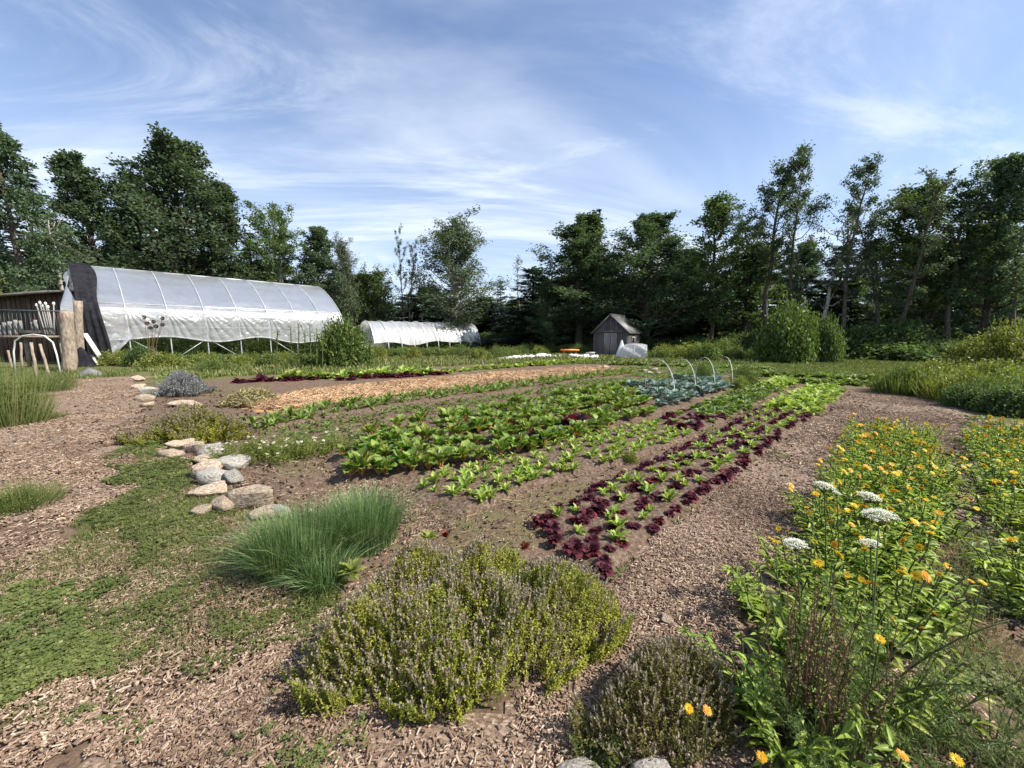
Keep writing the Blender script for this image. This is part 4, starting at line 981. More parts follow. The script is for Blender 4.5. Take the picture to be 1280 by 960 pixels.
def add_proto(k, H, rad, meshes):
    me = meshes[1] if len(meshes[1].vertices) > 50 else meshes[0]
    a_ = np.empty(len(me.vertices) * 3, np.float32); me.vertices.foreach_get('co', a_); a_ = a_.reshape(-1, 3)
    PROTO[k] = (float(np.percentile(a_[:, 2], 99.8)), float(np.percentile(np.abs(a_[:, 0]), 96)), meshes)
add_proto('dense', 12, 3.4, tree_meshes(1, 12, .10, 3.6, 96, 11, 40, .14, 'tree_a', 'bark', 'dome', .22, rise=(.25, .95)))
add_proto('dense2', 12, 2.8, tree_meshes(2, 12, .14, 2.8, 84, 11, 38, .14, 'tree_a', 'bark', 'dome', .2, rise=(.3, 1.0)))
add_proto('light', 10, 2.3, tree_meshes(3, 10, .18, 2.3, 60, 11, 36, .135, 'tree_b', 'bark', 'oval', .15))
add_proto('poplar', 12, 3.0, tree_meshes(4, 12, .12, 3.0, 86, 11, 34, .135, 'tree_d', 'pale_bark', 'vase', .18, rise=(.5, 1.25)))
add_proto('birch', 11, 2.2, tree_meshes(5, 11, .35, 2.3, 57, 11, 34, .13, 'tree_b', 'pale_bark', 'vase', .11, stems=3))
add_proto('sparse', 12, 2.2, tree_meshes(6, 12, .40, 2.3, 34, 9, 30, .13, 'tree_a', 'bark', 'ragged', .15, rise=(.2, .9)))
add_proto('sparse2', 12, 2.0, tree_meshes(8, 12, .34, 2.2, 34, 9, 30, .13, 'tree_a', 'bark', 'ragged', .14, lean=.10, rise=(.2, .9)))
add_proto('sparse3', 12, 2.0, tree_meshes(9, 12, .30, 2.1, 38, 9, 28, .13, 'tree_d', 'bark', 'ragged', .14, lean=-.04, stems=2, rise=(.2, 1.0)))
add_proto('young', 9, 1.5, tree_meshes(10, 9, .22, 1.5, 46, 10, 28, .125, 'tree_b', 'bark', 'oval', .09))
add_proto('pine', 12, 2.6, tree_meshes(11, 12, .22, 2.7, 56, 11, 38, .15, 'tree_a', 'bark', 'cone', .18, rise=(-.1, .5), droop=.05))
add_proto('spruce', 10, 2.0, spruce_meshes(12, 10, 2.0))
add_proto('spruce2', 10, 1.5, spruce_meshes(13, 10, 1.5))
add_proto('round', 6, 2.4, tree_meshes(14, 6, .04, 2.4, 50, 10, 34, .12, 'tree_b', 'bark', 'oval', .1))
add_proto('dead', 10, 1.2, tree_meshes(15, 10, .25, 1.4, 22, 5, 0, .12, 'tree_d', 'pale_bark', 'ragged', .10))
add_proto('halfdead', 10, 1.2, tree_meshes(16, 10, .25, 1.2, 26, 6, 5, .14, 'tree_d', 'pale_bark', 'ragged', .09))
def where(px):
    for lim, w_ in ((90, 'behind the barn'), (250, 'behind the near half of the big polytunnel'), (430, 'behind the far half of the big polytunnel'), (610, 'behind the low white tunnel'), (690, 'in the gap of the tree line'), (810, 'behind the shed'), (940, 'right of the shed'), (1060, 'behind the big light green bush'), (1200, 'behind the lawn'), (9999, 'at the right edge')):
        if px < lim: return w_
def plant_tree(kind, px, top, wpx, Y, label, name='tree', group=None, rz=None, lean=None, base_px=None):
    H, rad, (tm, cm) = PROTO[kind]
    t = PY(px, top, Y); h = max(1.0, t[2]); zc_ = Y * cp
    w = wpx * zc_ / FPX / 2
    o = thing(name, label, 'tree', (t[0], Y, -.08), (px * 1.7) % 6.28 if rz is None else rz, group)
    sxy = w / rad * (.72 if 'sparse' in kind else .84 if name != 'forest_tree' else 1.0); o.scale = (sxy, sxy, h / H)
    if lean: o.rotation_euler = (0, R(lean), 0)
    obj('trunk', tm, o); obj('crown', cm, o)
    return o
TREES = [
 ('pine', -8, 150, 95, 25.5, 'tall ragged tree cut by the left edge of the picture'),
 ('spruce', 28, 215, 80, 34, 'dark conifer just right of the ragged tree at the left edge'),
 ('dense2', 95, 194, 110, 32, 'broad dark tree rising behind the barn roof'),
 ('dense', 205, 172, 165, 34, 'biggest dense tree, its crown rising behind the big polytunnel'),
 ('dense2', 160, 215, 80, 36, 'dark tree between the biggest tree and the one behind the barn'),
 ('dense2', 270, 228, 90, 36, 'dark tree on the right shoulder of the biggest tree'),
 ('birch', 338, 252, 80, 37, 'pale stemmed birch above the right half of the big polytunnel'),
 ('spruce2', 312, 290, 46, 38, 'dark narrow conifer left of the pale stemmed birch'),
 ('dense2', 395, 284, 72, 38, 'dark leafy tree above the far end of the big polytunnel'),
 ('poplar', 425, 292, 40, 40, 'slim tree at the right end of the left wood'),
 ('round', 465, 334, 70, 44, 'low rounded tree behind the low white tunnel'),
 ('sparse3', 506, 279, 44, 42, 'slender pale trunked tree left of the broad poplar'),
 ('poplar', 568, 268, 105, 43, 'broad grey green poplar above the right end of the low tunnel'),
 ('spruce2', 626, 350, 26, 48, 'small distant spruce in the gap of the tree line'),
 ('halfdead', 648, 318, 26, 44, 'thin half dead tree standing alone in the gap of the tree line'),
 ('dense', 690, 358, 60, 36, 'low dark tree left of the tall tree by the shed'),
 ('dense2', 728, 268, 120, 36, 'tall dense tree rising behind the left side of the shed'),
 ('spruce2', 746, 262, 40, 37, 'spruce tip poking out behind the tall tree by the shed'),
 ('sparse3', 770, 292, 52, 38, 'thin pale tree directly behind the shed roof'),
 ('dense', 815, 266, 140, 34, 'broad tree with a tall bare trunk right of the shed'),
 ('dense2', 862, 312, 84, 38, 'dark tree filling the gap right of the broad tree by the shed'),
 ('young', 900, 244, 62, 31, 'light leaved slim tree, tallest left of the twin sparse trees'),
 ('sparse', 938, 258, 84, 32, 'thin crowned tree between the slim light tree and the twin sparse trees'),
 ('sparse', 980, 190, 92, 29, 'left one of the two tallest sparse trees'),
 ('sparse2', 1008, 188, 74, 28, 'right one of the two tallest sparse trees'),
 ('sparse2', 1072, 196, 92, 26, 'leaning tree with a dense tuft on top, right of the twin sparse trees'),
 ('dead', 1040, 240, 60, 27, 'bare leaning trunk between the sparse trees and the tufted tree'),
 ('sparse3', 1128, 221, 120, 25, 'twin stemmed tree behind the lawn at the right'),
 ('light', 1165, 228, 104, 26, 'leafy tree between the twin stemmed tree and the right edge trees'),
 ('sparse', 1216, 206, 92, 24, 'tall sparse tree second from the right edge'),
 ('dense2', 1262, 196, 92, 24, 'dense tall tree next to the right edge'),
 ('sparse2', 1300, 178, 110, 23, 'tree cut by the right edge of the picture'),
 ('dead', 85, 258, 70, 28, 'bare whitish dead tree leaning behind the near end of the polytunnel'),
]
for i, (k, px, top, w, Y, lab) in enumerate(TREES):
    ln = {24: -2, 26: 9, 32: -10, 25: 2}.get(i)
    plant_tree(k, px, top, w, Y, lab, 'dead_tree' if k in ('dead',) else 'spruce_tree' if 'spruce' in k else 'birch_tree' if k == 'birch' else 'tree', lean=ln)
# trees further back that close the wood
back = []
for px in np.arange(-150, 460, 26): back.append((px + U(-8, 8), 312 + 34 * max(0, (px - 200) / 250) + U(-20, 20), U(70, 100), U(38, 48)))
for px in np.arange(440, 680, 22): back.append((px + U(-8, 8), 366 + U(-14, 12), U(55, 80), U(50, 58)))
for px in np.arange(665, 1450, 24): back.append((px + U(-8, 8), (334 - 22 * max(0, (px - 900) / 400) if px > 870 else 338) + U(-30, 30), U(50, 78) if px > 870 else U(70, 100), U(31, 42) if px > 900 else U(39, 46)))
for i, (px, top, w, Y) in enumerate(back):
    plant_tree((['spruce2', 'dense2', 'sparse3', 'spruce', 'light', 'pine'][i % 6] if px > 870 else ['spruce', 'dense2', 'spruce2', 'dense', 'pine'][i % 5]), px, top, w, Y, 'dark tree deep in the wood ' + where(px), 'forest_tree', 'trees deep in the wood')

# ------------------------------------------------------------------ shrubs and herb clumps
def bush_meshes(seed, rx, rz, n, ls, mat, clumps=60, asp=.6, stemmat='bark', fill=.55, ry=None, nst=12):
    rs = np.random.default_rng(seed); ry = ry or rx
    c = nrm(rs.normal(size=(clumps, 3))); c[:, 2] = np.abs(c[:, 2]); c = c / (np.sum(np.abs(c) ** 2.35, axis=1, keepdims=True) ** (1 / 2.35)); rr = rs.uniform(fill, 1, clumps) ** .6
    c = c * rr[:, None] * np.array([rx, ry, rz]) * np.array([.86, .86, .86]) * rs.uniform(.85, 1.1, (clumps, 1))
    k = max(1, n // clumps); p = (c[:, None] + rs.normal(0, 1, (clumps, k, 3)) * np.array([rx, ry, rz]) * .13).reshape(-1, 3)
    p[:, 2] = np.abs(p[:, 2]) + .02; out = nrm(p * np.array([1 / rx ** 2, 1 / ry ** 2, 1 / rz ** 2]))
    m = len(p); d = nrm(out * .6 + rs.normal(0, .6, (m, 3)) + np.array([0, 0, .05])); up = nrm(out * .5 + rs.normal(0, .5, (m, 3)) + np.array([0, 0, .6])); X, Y, Zv = frames(d, up)
    sz = ls * rs.uniform(.6, 1.3, m)
    fo = MB().inst(*QUAD_T, p, X * (sz * asp)[:, None], Y * sz[:, None], Zv * sz[:, None])
    st = MB()
    for i in range(nst):
        e = c[rs.integers(clumps)]; st.tube(np.array([(0, 0, 0), e * np.array([.4, .4, .55]), e]), [.02 * rz, .014 * rz, .006 * rz], 4, False)
    return st.mesh('stems', M[stemmat]), fo.mesh('foliage', M[mat])
def upright_meshes(seed, rx, h, n, ls, ws, mat, lean=.25, ry=None, blade=True):
    rs = np.random.default_rng(seed); ry = ry or rx; a = rs.uniform(0, 6.283, n); r = np.sqrt(rs.random(n))
    p = np.stack([np.cos(a) * r * rx, np.sin(a) * r * ry, np.zeros(n)], 1); hh = h * (1 - .45 * r ** 2) * rs.uniform(.55, 1.1, n)
    d = nrm(np.stack([np.cos(a) * r * lean, np.sin(a) * r * lean, np.ones(n)], 1) + rs.normal(0, .12, (n, 3))); up = nrm(np.stack([np.cos(a), np.sin(a), .2 * np.ones(n)], 1) + rs.normal(0, .4, (n, 3)))
    X, Y, Zv = frames(d, up); return MB().inst(*BLADE_T, p, X * (ws * rs.uniform(.6, 1.3, n))[:, None], Y * hh[:, None], Zv * (hh * .5)[:, None]).mesh('foliage', M[mat])
def leafy_stems(seed, rx, h, ns, per, ls, lw, mat, smat='stem', lean=.3, ry=None, r0=.006, tip=None):
    """upright leafy stems: leaves set along each stem"""
    rs = np.random.default_rng(seed); ry = ry or rx; lf = MB(); st = MB(); tips = []
    for i in range(ns):
        a = rs.uniform(0, 6.283); r = math.sqrt(rs.random()); b = np.array([math.cos(a) * r * rx, math.sin(a) * r * ry, 0]); H = h * (1 - .35 * r * r) * rs.uniform(.65, 1.1)
        q = np.linspace(0, 1, 5)[:, None]; pts = b + q * np.array([0, 0, H]) + q ** 1.5 * np.array([math.cos(a) * r * lean * H, math.sin(a) * r * lean * H, 0]) + np.concatenate([np.zeros((1, 3)), rs.normal(0, .03 * H, (4, 3))])
        st.tube(pts, np.linspace(r0, r0 * .5, 5), 4, False); tips.append(pts[-1])
        w = rs.uniform(.12, 1, per); p = np.stack([np.interp(w, q[:, 0], pts[:, c]) for c in range(3)], 1); az = rs.uniform(0, 6.283, per)
        d = nrm(np.stack([np.cos(az), np.sin(az), rs.uniform(-.1, .9, per)], 1)); X, Y, Zv = frames(d, nrm(np.array([0, 0, 1.]) + rs.normal(0, .3, (per, 3)))); sz = ls * rs.uniform(.6, 1.25, per) * (1.1 - .5 * w)
        lf.inst(*LANCE, p, X * (lw / ls * sz)[:, None], Y * sz[:, None], Zv * sz[:, None])
    return st.mesh('stems', M[smat]), lf.mesh('leaves', M[mat]), tips
def ruffled(nl, nw, widths, curl, cup, amp, freq, ph=0.0, mid=.0):
    t = np.linspace(0, 1, nl); wv_ = np.interp(t, np.linspace(0, 1, len(widths)), widths); v = []
    for i in range(nl):
        for c_ in np.linspace(-1, 1, nw):
            w_ = wv_[i] * (1 + .06 * math.sin(i * 2.1 + ph) * abs(c_))
            v.append((c_ * w_ / 2, t[i] * (1 - .1 * abs(c_) * (t[i] > .8)), -curl * t[i] ** 2 + cup * wv_[i] * c_ * c_ + amp * abs(c_) ** 1.5 * math.sin(freq * t[i] * 6.283 + (1.3 if c_ > 0 else 0) + ph)))
    id_ = np.arange(nl * nw).reshape(nl, nw)
    return np.array(v), np.stack([id_[:-1, :-1], id_[:-1, 1:], id_[1:, 1:], id_[1:, :-1]], -1).reshape(-1, 4)
LANCE = leaf_template([.25, .9, .8, .1], .35, .10)
BROAD = ruffled(6, 5, [.2, .8, 1.0, .85, .35], .4, .12, .07, 1.6)
BUSH = {
 'round': bush_meshes(21, 1, 1, 13000, .085, 'bush', 130),
 'dark': bush_meshes(22, 1, 1, 10000, .10, 'tree_b', 110),
 'loose': bush_meshes(23, 1, 1, 6500, .10, 'weed', 90, fill=.2),
 'yellow': bush_meshes(24, 1, 1, 6500, .09, 'weed_y', 90, fill=.2),
 'fine': bush_meshes(25, 1, 1, 7500, .085, 'weed', 90, .3, fill=.2),
}
def bush(kind, px, base, top, wpx, label, name='shrub', cat='shrub', group=None, Y=None, flat=1.0):
    c = P(px, base) if Y is None else np.array([*PY(px, base, Y)[:2], 0]); D = c[1]; zc_ = D * cp + CAM_H * sp; w = wpx * zc_ / FPX / 2
    c = c + np.array([c[0], c[1], 0]) / np.linalg.norm(c[:2]) * w * .55 * flat
    h = max(.1, PY(px, top, c[1])[2])
    o = thing(name, label, cat, (c[0], c[1], -.03), U(0, 6.28), group); o.scale = (w * .97, w * .97 * flat, h * .97)
    for nm, me in zip(('stems', 'foliage'), BUSH[kind]): obj(nm, me, o)
    return o
bush('round', 431, 459, 399, 66, 'round dark green bush in front of the low white tunnel', 'round_bush', 'bush')
bush('round', 982, 453, 378, 72, 'big rounded light green bush at the lawn edge', 'round_bush', 'bush')
bush('dark', 1024, 453, 394, 48, 'greyer shrub joined to the right of the big light green bush', 'shrub', 'bush')
for i, (k, px, b, t, w, lab) in enumerate([
    ('yellow', 1250, 462, 398, 70, 'tall yellow green shrub against the dark wood at the right edge'),
    ('yellow', 1215, 458, 418, 60, 'low yellow green shrub against the dark wood'),
    ('dark', 1120, 452, 428, 110, 'low dark shrub in the shade behind the lawn'),
    ('dark', 1180, 453, 425, 80, 'low dark shrub under the right hand trees'),
    ('fine', 905, 449, 421, 46, 'pale feathery shrub right of the shed, nearer the lawn'),
    ('yellow', 860, 449, 427, 52, 'yellow green shrub right of the plastic cloche'),
    ('yellow', 828, 448, 429, 30, 'low yellow green weeds just right of the plastic cloche'),
    ('loose', 880, 452, 424, 40, 'loose green shrub behind the kale hoops'),
    ('loose', 15, 372, 300, 90, 'sunlit light green tree top behind the barn roof')][:8]):
    bush(k, px, b, t, w, lab)
bush('yellow', 14, 430, 338, 70, 'sunlit light green shrub showing above the barn roof', Y=31)
# weeds between the beds and the tunnels
wk = ['loose', 'yellow', 'fine', 'round', 'dark']
wl = []
for px in np.arange(455, 640, 15): wl.append((px + U(-4, 4), U(444, 450), U(427, 436), U(26, 40)))
for px in np.arange(640, 745, 12): wl.append((px + U(-4, 4), U(440, 443), U(426, 434), U(22, 34)))
for px in np.arange(150, 410, 17): wl.append((px + U(-4, 4), U(452, 459), U(436, 444), U(28, 42)))
for px in np.arange(810, 960, 15): wl.append((px + U(-4, 4), U(446, 450), U(428, 438), U(24, 36)))
for i, (px, b, t, w) in enumerate(wl):
    bush(wk[i % 3], px, b, t, w, 'clump of tall green weeds behind the rows, ' + ('before the big polytunnel' if px < 420 else 'before the low white tunnel' if px < 640 else 'left of the shed' if px < 745 else 'right of the shed'), 'weed_clump', 'weeds', 'weed clumps behind the rows')
# greenery seen under the raised side of the polytunnel
gl = []
for i, s0 in enumerate(np.linspace(1.2, TL - 1, 22)):
    q = T(np.array([s0]), np.array([U(1.0, 3.2)]), np.array([0.]))[0]
    o = thing('tomato_plant', 'green crop plant inside the big polytunnel, ' + third(s0, 1.2, TL - 1), 'crop plant', (q[0], q[1], 0), U(0, 6), 'crop plants inside the polytunnel'); o.scale = (.8, .8, U(1.2, 1.8))
    for nm, me in zip(('stems', 'foliage'), BUSH['loose' if i % 2 else 'dark']): obj(nm, me, o)
# undergrowth along the wood
for i, px in enumerate(np.arange(-120, 1440, 21)):
    Y = float(np.interp(px, [-120, 0, 440, 640, 760, 900, 1000, 1280, 1440], [30, 31, 40, 44, 34, 30, 25, 22, 21])) + U(0, 2.5)
    h = float(U(1.0, 2.4)); w = float(U(1.2, 2.2)); q = PY(px + U(-6, 6), 440, Y)
    o = thing('undergrowth_shrub', 'leafy undergrowth shrub under the trees ' + where(px), 'shrub', (q[0], Y, -.05), U(0, 6), 'undergrowth along the wood'); o.scale = (w, w, h)
    for nm, me in zip(('stems', 'foliage'), BUSH['dark']): obj(nm, me, o)

for i, px in enumerate(np.arange(-150, 1460, 30)):
    Y = float(np.interp(px, [-120, 440, 640, 900, 1440], [50, 56, 58, 48, 44])) + U(0, 4); q = PY(px, 440, Y)
    o = thing('undergrowth_shrub', 'shaded thicket deep between the trunks ' + where(px), 'shrub', (q[0], Y, -.05), U(0, 6), 'thickets deep in the wood'); o.scale = (3.2, 3.2, float(U(3.0, 4.6)))
    for nm, me in zip(('stems', 'foliage'), BUSH['dark']): obj(nm, me, o)

# tall mixed plants at the right, beyond the path
TALL = [(upright_meshes(31, 1, 1, 420, .5, .03, 'weed', .8),), (upright_meshes(32, 1, 1, 380, .5, .022, 'weed_y', 1.0),)]
def tall(kind, px, base, top, wpx, label, flat=1.0, group=None):
    c = P(px, base); zc_ = c[1] * cp + CAM_H * sp; w = wpx * zc_ / FPX / 2; c = c * np.array([1 + w * .5 / c[1], 1 + w * .5 / c[1], 0]); h = max(.2, PY(px, top, c[1])[2])
    o = thing('tall_herb', label, 'herb', (c[0], c[1], -.02), U(0, 6), group); o.scale = (w, w * flat, h)
    obj('blades', TALL[kind][0], o); fo = obj('foliage', BUSH['fine' if kind == 0 else 'yellow'][1], o); fo.scale = (.95, .95, .92)
    return o
tall(0, 1127, 494, 449, 56, 'upright dark green clump at the left end of the tall plants')
tall(1, 1160, 497, 455, 60, 'yellow green clump beside the upright dark one')
tall(1, 1200, 505, 458, 74, 'yellow tipped clump in the middle of the tall plants')
tall(0, 1240, 512, 462, 70, 'dark leafy clump near the right edge above the calendula')
tall(1, 1280, 508, 455, 80, 'yellow green clump cut by the right edge')
tall(1, 1240, 488, 446, 80, 'yellow weed clump at the back, before the dark wood')
tall(1, 1180, 482, 446, 70, 'low yellow weed clump behind the tall plants')
tall(0, 1310, 490, 440, 90, 'green clump at the back right edge')
bush('dark', 1215, 512, 478, 60, 'dark shaded low plant at the foot of the tall clumps', 'herb_clump', 'herb')
bush('dark', 1268, 522, 480, 70, 'dark leafy plant at the right edge above the calendula', 'herb_clump', 'herb')
bush('fine', 932, 484, 452, 40, 'grey brown feathery plant beyond the kale hoops', 'herb_clump', 'herb')
bush('fine', 880, 478, 448, 34, 'dark feathery plant standing inside the kale hoops', 'herb_clump', 'herb')
bush('yellow', 925, 487, 468, 26, 'low yellow green plant at the end of the kale row', 'herb_clump', 'herb')

# left edge: blurred tall grasses
LG = upright_meshes(41, 1, 1, 900, .5, .016, 'grass', 1.3)
for i, (px, b, t, w, lab) in enumerate([(-8, 535, 440, 70, 'tall wispy grass clump cut by the left edge'), (28, 492, 462, 60, 'grass clump left of the path to the polytunnel'), (58, 482, 466, 40, 'small grass clump before the log posts'), (5, 642, 592, 80, 'low green grass clump at the left edge by the path'), (30, 528, 508, 50, 'dark low clump at the left side of the path')]):
    c = P(px, b); zc_ = c[1] * cp + CAM_H * sp; w_ = w * zc_ / FPX / 2; h = max(.1, PY(px, t, c[1] + w_ * .5)[2])
    o = thing('grass_clump', lab, 'grass', (c[0], c[1] + w_ * .4, -.01), U(0, 6)); o.scale = (w_, w_ * .8, h); obj('blades', LG, o); fo = obj('foliage', BUSH['fine'][1], o); fo.scale = (.9, .9, .62)

# ------------------------------------------------------------------ herbs: thyme, lavender, chives
def thyme(name, label, outline, hmax, dens, mat, spikes=True, slen=(.10, .19), smat='spike', leafsz=.0105, seed=0, edge=.16, pairs=11, cat='thyme', spike_p=.8, spk=(.018, .045), lean=.35):
    rs = np.random.default_rng(seed); poly = [p[:2] for p in outline]; a = np.array(poly); c = a.mean(0); area = abs(sum(poly[i][0] * poly[i - 1][1] - poly[i - 1][0] * poly[i][1] for i in range(len(poly)))) / 2
    n = int(area * dens); x, y = sample_poly(poly, n, .09, 4.0, 61); n = len(x)
    # distance to the outline gives the dome
    d = np.full(n, 9.0)
    for i in range(len(poly)):
        p0 = np.array(poly[i - 1]); p1 = np.array(poly[i]); e = p1 - p0; t = np.clip(((x - p0[0]) * e[0] + (y - p0[1]) * e[1]) / (e @ e), 0, 1); d = np.minimum(d, np.hypot(x - p0[0] - t * e[0], y - p0[1] - t * e[1]))
    dome = hmax * np.clip(d / edge, 0.05, 1) ** .5 * (.55 + .8 * fbm(x * 5.5, y * 5.5, 5 + seed)); L = rs.uniform(*slen, n)
    dv = np.stack([x - c[0], y - c[1]], 1); dv = dv / (np.linalg.norm(dv, axis=1, keepdims=True) + 1e-6) * (lean * (1 - np.clip(d / (edge * 2), 0, 1)))[:, None]
    ax = nrm(np.stack([dv[:, 0] + rs.normal(0, .16, n), dv[:, 1] + rs.normal(0, .16, n), np.ones(n)], 1)); top = np.stack([x, y, gz(x, y) + dome], 1); base = top - ax * np.minimum(L, dome * 1.05)[:, None]; Lr = np.minimum(L, dome * 1.05)
    root = thing(name, label, cat, (c[0], c[1], 0)); sh_ = np.array([c[0], c[1], 0])
    w = np.linspace(.1, .97, pairs); fo = MB()
    for k, t in enumerate(w):
        p = base + ax * (Lr * t)[:, None] - sh_; az0 = rs.uniform(0, 6.28, n)
        for sgn in (0, math.pi):
            az = az0 + sgn; hd = np.stack([np.cos(az), np.sin(az), np.full(n, .55)], 1); dd = nrm(hd + rs.normal(0, .25, (n, 3))); X, Y, Zv = frames(dd, nrm(np.array([0, 0, 1.]) + rs.normal(0, .4, (n, 3)))); s_ = leafsz * rs.uniform(.6, 1.4, n)
            fo.inst(*QUAD_T, p, X * (s_ * .55)[:, None], Y * s_[:, None], Zv * s_[:, None])
    f_ = obj('foliage', fo.mesh('foliage', M[mat]), root); f_['kind'] = 'stuff'
    st = MB(); m_ = np.array([(-.5, 0, 0), (.5, 0, 0), (.5, 1, 0), (-.5, 1, 0)]); X, Y, Zv = frames(ax, nrm(rs.normal(size=(n, 3))))
    st.inst(m_, np.array([(0, 1, 2, 3)]), base - sh_, X * .0022, Y * Lr[:, None], Zv); s2 = obj('stems', st.mesh('stems', M['brown_stem']), root); s2['kind'] = 'stuff'
    if spikes:
        sel = (rs.random(n) < spike_p) & (fbm(x * 3, y * 3, 91 + seed) > .36); k = sel.sum(); sp_ = MB(); hL = rs.uniform(*spk, k); tp = top[sel] - sh_; a_ = ax[sel]
        for j in range(8):
            az = rs.uniform(0, 6.28, k); p = tp + a_ * (hL * (j / 7.0 - .3))[:, None]; dd = nrm(np.stack([np.cos(az), np.sin(az), np.full(k, 1.1)], 1)); X, Y, Zv = frames(dd, nrm(rs.normal(size=(k, 3)))); s_ = rs.uniform(.006, .010, k) * (spk[1] / .045)
            for sg in (1, -1):
                D2 = Y * np.array([sg, sg, 1]); sp_.inst(*QUAD_T, p, X * (s_ * .8)[:, None], D2 * s_[:, None], Zv * s_[:, None])
        o2 = obj('flower_spikes', sp_.mesh('flower_spikes', M[smat]), root); o2['kind'] = 'stuff'
    return root
def outl(front, back, zb=.2): return [P(a, b)[:2] for a, b in front] + [P(a, b, zb)[:2] for a, b in back]
thyme('thyme_bush', 'big flowering thyme with dried mauve spikes in the centre foreground', outl([(342, 838), (385, 885), (470, 892), (560, 930), (635, 910), (705, 858), (785, 800)], [(790, 745), (735, 700), (640, 684), (560, 678), (500, 686), (440, 728), (385, 780)], .24), .30, 3400, 'thyme', seed=1, leafsz=.0125, spike_p=.42, spk=(.025, .06))
thyme('thyme_bush', 'dark olive thyme at the bottom right beside the wood chips', outl([(728, 945), (790, 975), (890, 970), (940, 905)], [(935, 825), (865, 778), (795, 782), (742, 850)], .2), .25, 3700, 'thyme_dark', seed=2, spike_p=.5)
thyme('thyme_bush', 'bright green low sprigs at the front of the dark thyme', outl([(730, 955), (760, 985), (800, 975)], [(800, 920), (765, 900), (735, 915)], .1), .14, 4500, 'clover', False, seed=3, leafsz=.013)
thyme('thyme_bush', 'mounded grey green thyme behind the pile of stones', outl([(150, 548), (200, 555), (260, 556), (310, 548)], [(318, 520), (290, 506), (240, 502), (190, 510), (160, 530)], .35), .40, 1150, 'thyme', seed=4, slen=(.2, .34), leafsz=.028, edge=.5, pairs=10, spk=(.04, .09), spike_p=.55)
thyme('lavender', 'grey lavender bush at the path edge before the polytunnel', outl([(192, 494), (215, 499), (250, 496), (270, 488)], [(268, 474), (235, 464), (205, 466), (192, 478)], .4), .50, 520, 'lavender', True, seed=5, lean=.8, slen=(.3, .55), leafsz=.04, edge=.5, pairs=8, smat='lavender', cat='lavender', spk=(.06, .12))
thyme('herb_clump', 'low dry yellow herb patch at the start of the straw bed', outl([(275, 510), (310, 512), (350, 500)], [(350, 488), (310, 484), (275, 494)], .2), .25, 700, 'dry_grass', False, seed=6, slen=(.12, .25), leafsz=.04, edge=.4, pairs=7, cat='herb')
def chives(label, px, py, rx, ry, h, n, seed, flop=.9):
    rs = np.random.default_rng(seed); c = P(px, py); root = thing('chives_clump', label, 'chives', (c[0], c[1], gz(c[0], c[1]) - .005))
    a = rs.uniform(0, 6.283, n); r = np.sqrt(rs.random(n)); b = np.stack([np.cos(a) * r * rx, np.sin(a) * r * ry, 0 * a], 1) * .55; hh = h * rs.uniform(.55, 1.1, n)
    K = 5; t = np.linspace(0, 1, K); out = np.stack([np.cos(a + rs.normal(0, .5, n)), np.sin(a + rs.normal(0, .5, n)), 0 * a], 1); fl = (flop * (r * .75 + .15) * rs.uniform(.05, 1.25, n))[:, None, None]
    pts = b[:, None] + t[None, :, None] * np.array([0, 0, 1]) * hh[:, None, None] + (t[None, :, None] ** 1.8) * out[:, None] * hh[:, None, None] * fl - (t[None, :, None] ** 3) * np.array([0, 0, .35]) * hh[:, None, None] * fl
    wd = np.array([1, 1, .9, .65, .15]) * .0019; side = nrm(np.cross(out, rs.normal(0, .5, (n, 3)) + np.array([0, 0, 1.])))
    v = np.stack([pts - side[:, None] * wd[None, :, None], pts + side[:, None] * wd[None, :, None]], 2).reshape(n, -1, 3); f = np.array([(2 * i, 2 * i + 1, 2 * i + 3, 2 * i + 2) for i in range(K - 1)])
    fa = (f[None] + (np.arange(n) * 2 * K)[:, None, None]).reshape(-1, 4)
    o = obj('blades', MB().add(v.reshape(-1, 3), fa).mesh('blades', M['chive']), root); o['kind'] = 'stuff'
    return root
chives('left tuft of tall blue green chives beside the stones', 372, 712, .44, .40, .40, 2700, 1, .75)
chives('right tuft of tall blue green chives behind the big thyme', 455, 680, .42, .40, .40, 2700, 2, .75)
chives('small front tuft of chives touching the big thyme', 405, 735, .22, .18, .26, 800, 3, 1.1)

# ------------------------------------------------------------------ vegetables
def rosette(seed, n, L, W, tmpl, mat, el=(.3, 1.3), name='lettuce', jit=.15, up=.5):
    rs = np.random.default_rng(seed); az = np.arange(n) * 2.39996 + rs.normal(0, .2, n); e = np.linspace(el[0], el[1], n) + rs.normal(0, jit, n)
    d = np.stack([np.cos(az) * np.cos(e), np.sin(az) * np.cos(e), np.sin(e)], 1); u = np.stack([-np.cos(az) * np.sin(e), -np.sin(az) * np.sin(e), np.cos(e)], 1) + rs.normal(0, .2, (n, 3))
    X, Y, Zv = frames(nrm(d), nrm(u)); s = L * rs.uniform(.75, 1.15, n)
    return MB().inst(*tmpl, np.stack([np.cos(az), np.sin(az), 0 * az], 1) * .008, X * (s * W)[:, None], Y * s[:, None], Zv * s[:, None]).mesh(name, M[mat], True)
FRILL = ruffled(7, 5, [.35, .8, 1.1, 1.25, .8], .5, .10, .20, 2.6)
ROM = [rosette(50 + i, 10, .125, .40, BROAD, 'lettuce', (.85, 1.5), 'romaine_lettuce') for i in range(3)]
RED = [rosette(60 + i, 22, .078, .70, FRILL, 'redlet', (.15, 1.4), 'red_lettuce') for i in range(4)]
GRN = [rosette(70 + i, 15, .125, .50, BROAD, 'lettuce', (.4, 1.4), 'green_lettuce') for i in range(3)]
DGR = [rosette(75 + i, 15, .125, .5, BROAD, 'lettuce_dk', (.3, 1.3), 'green_lettuce') for i in range(3)]
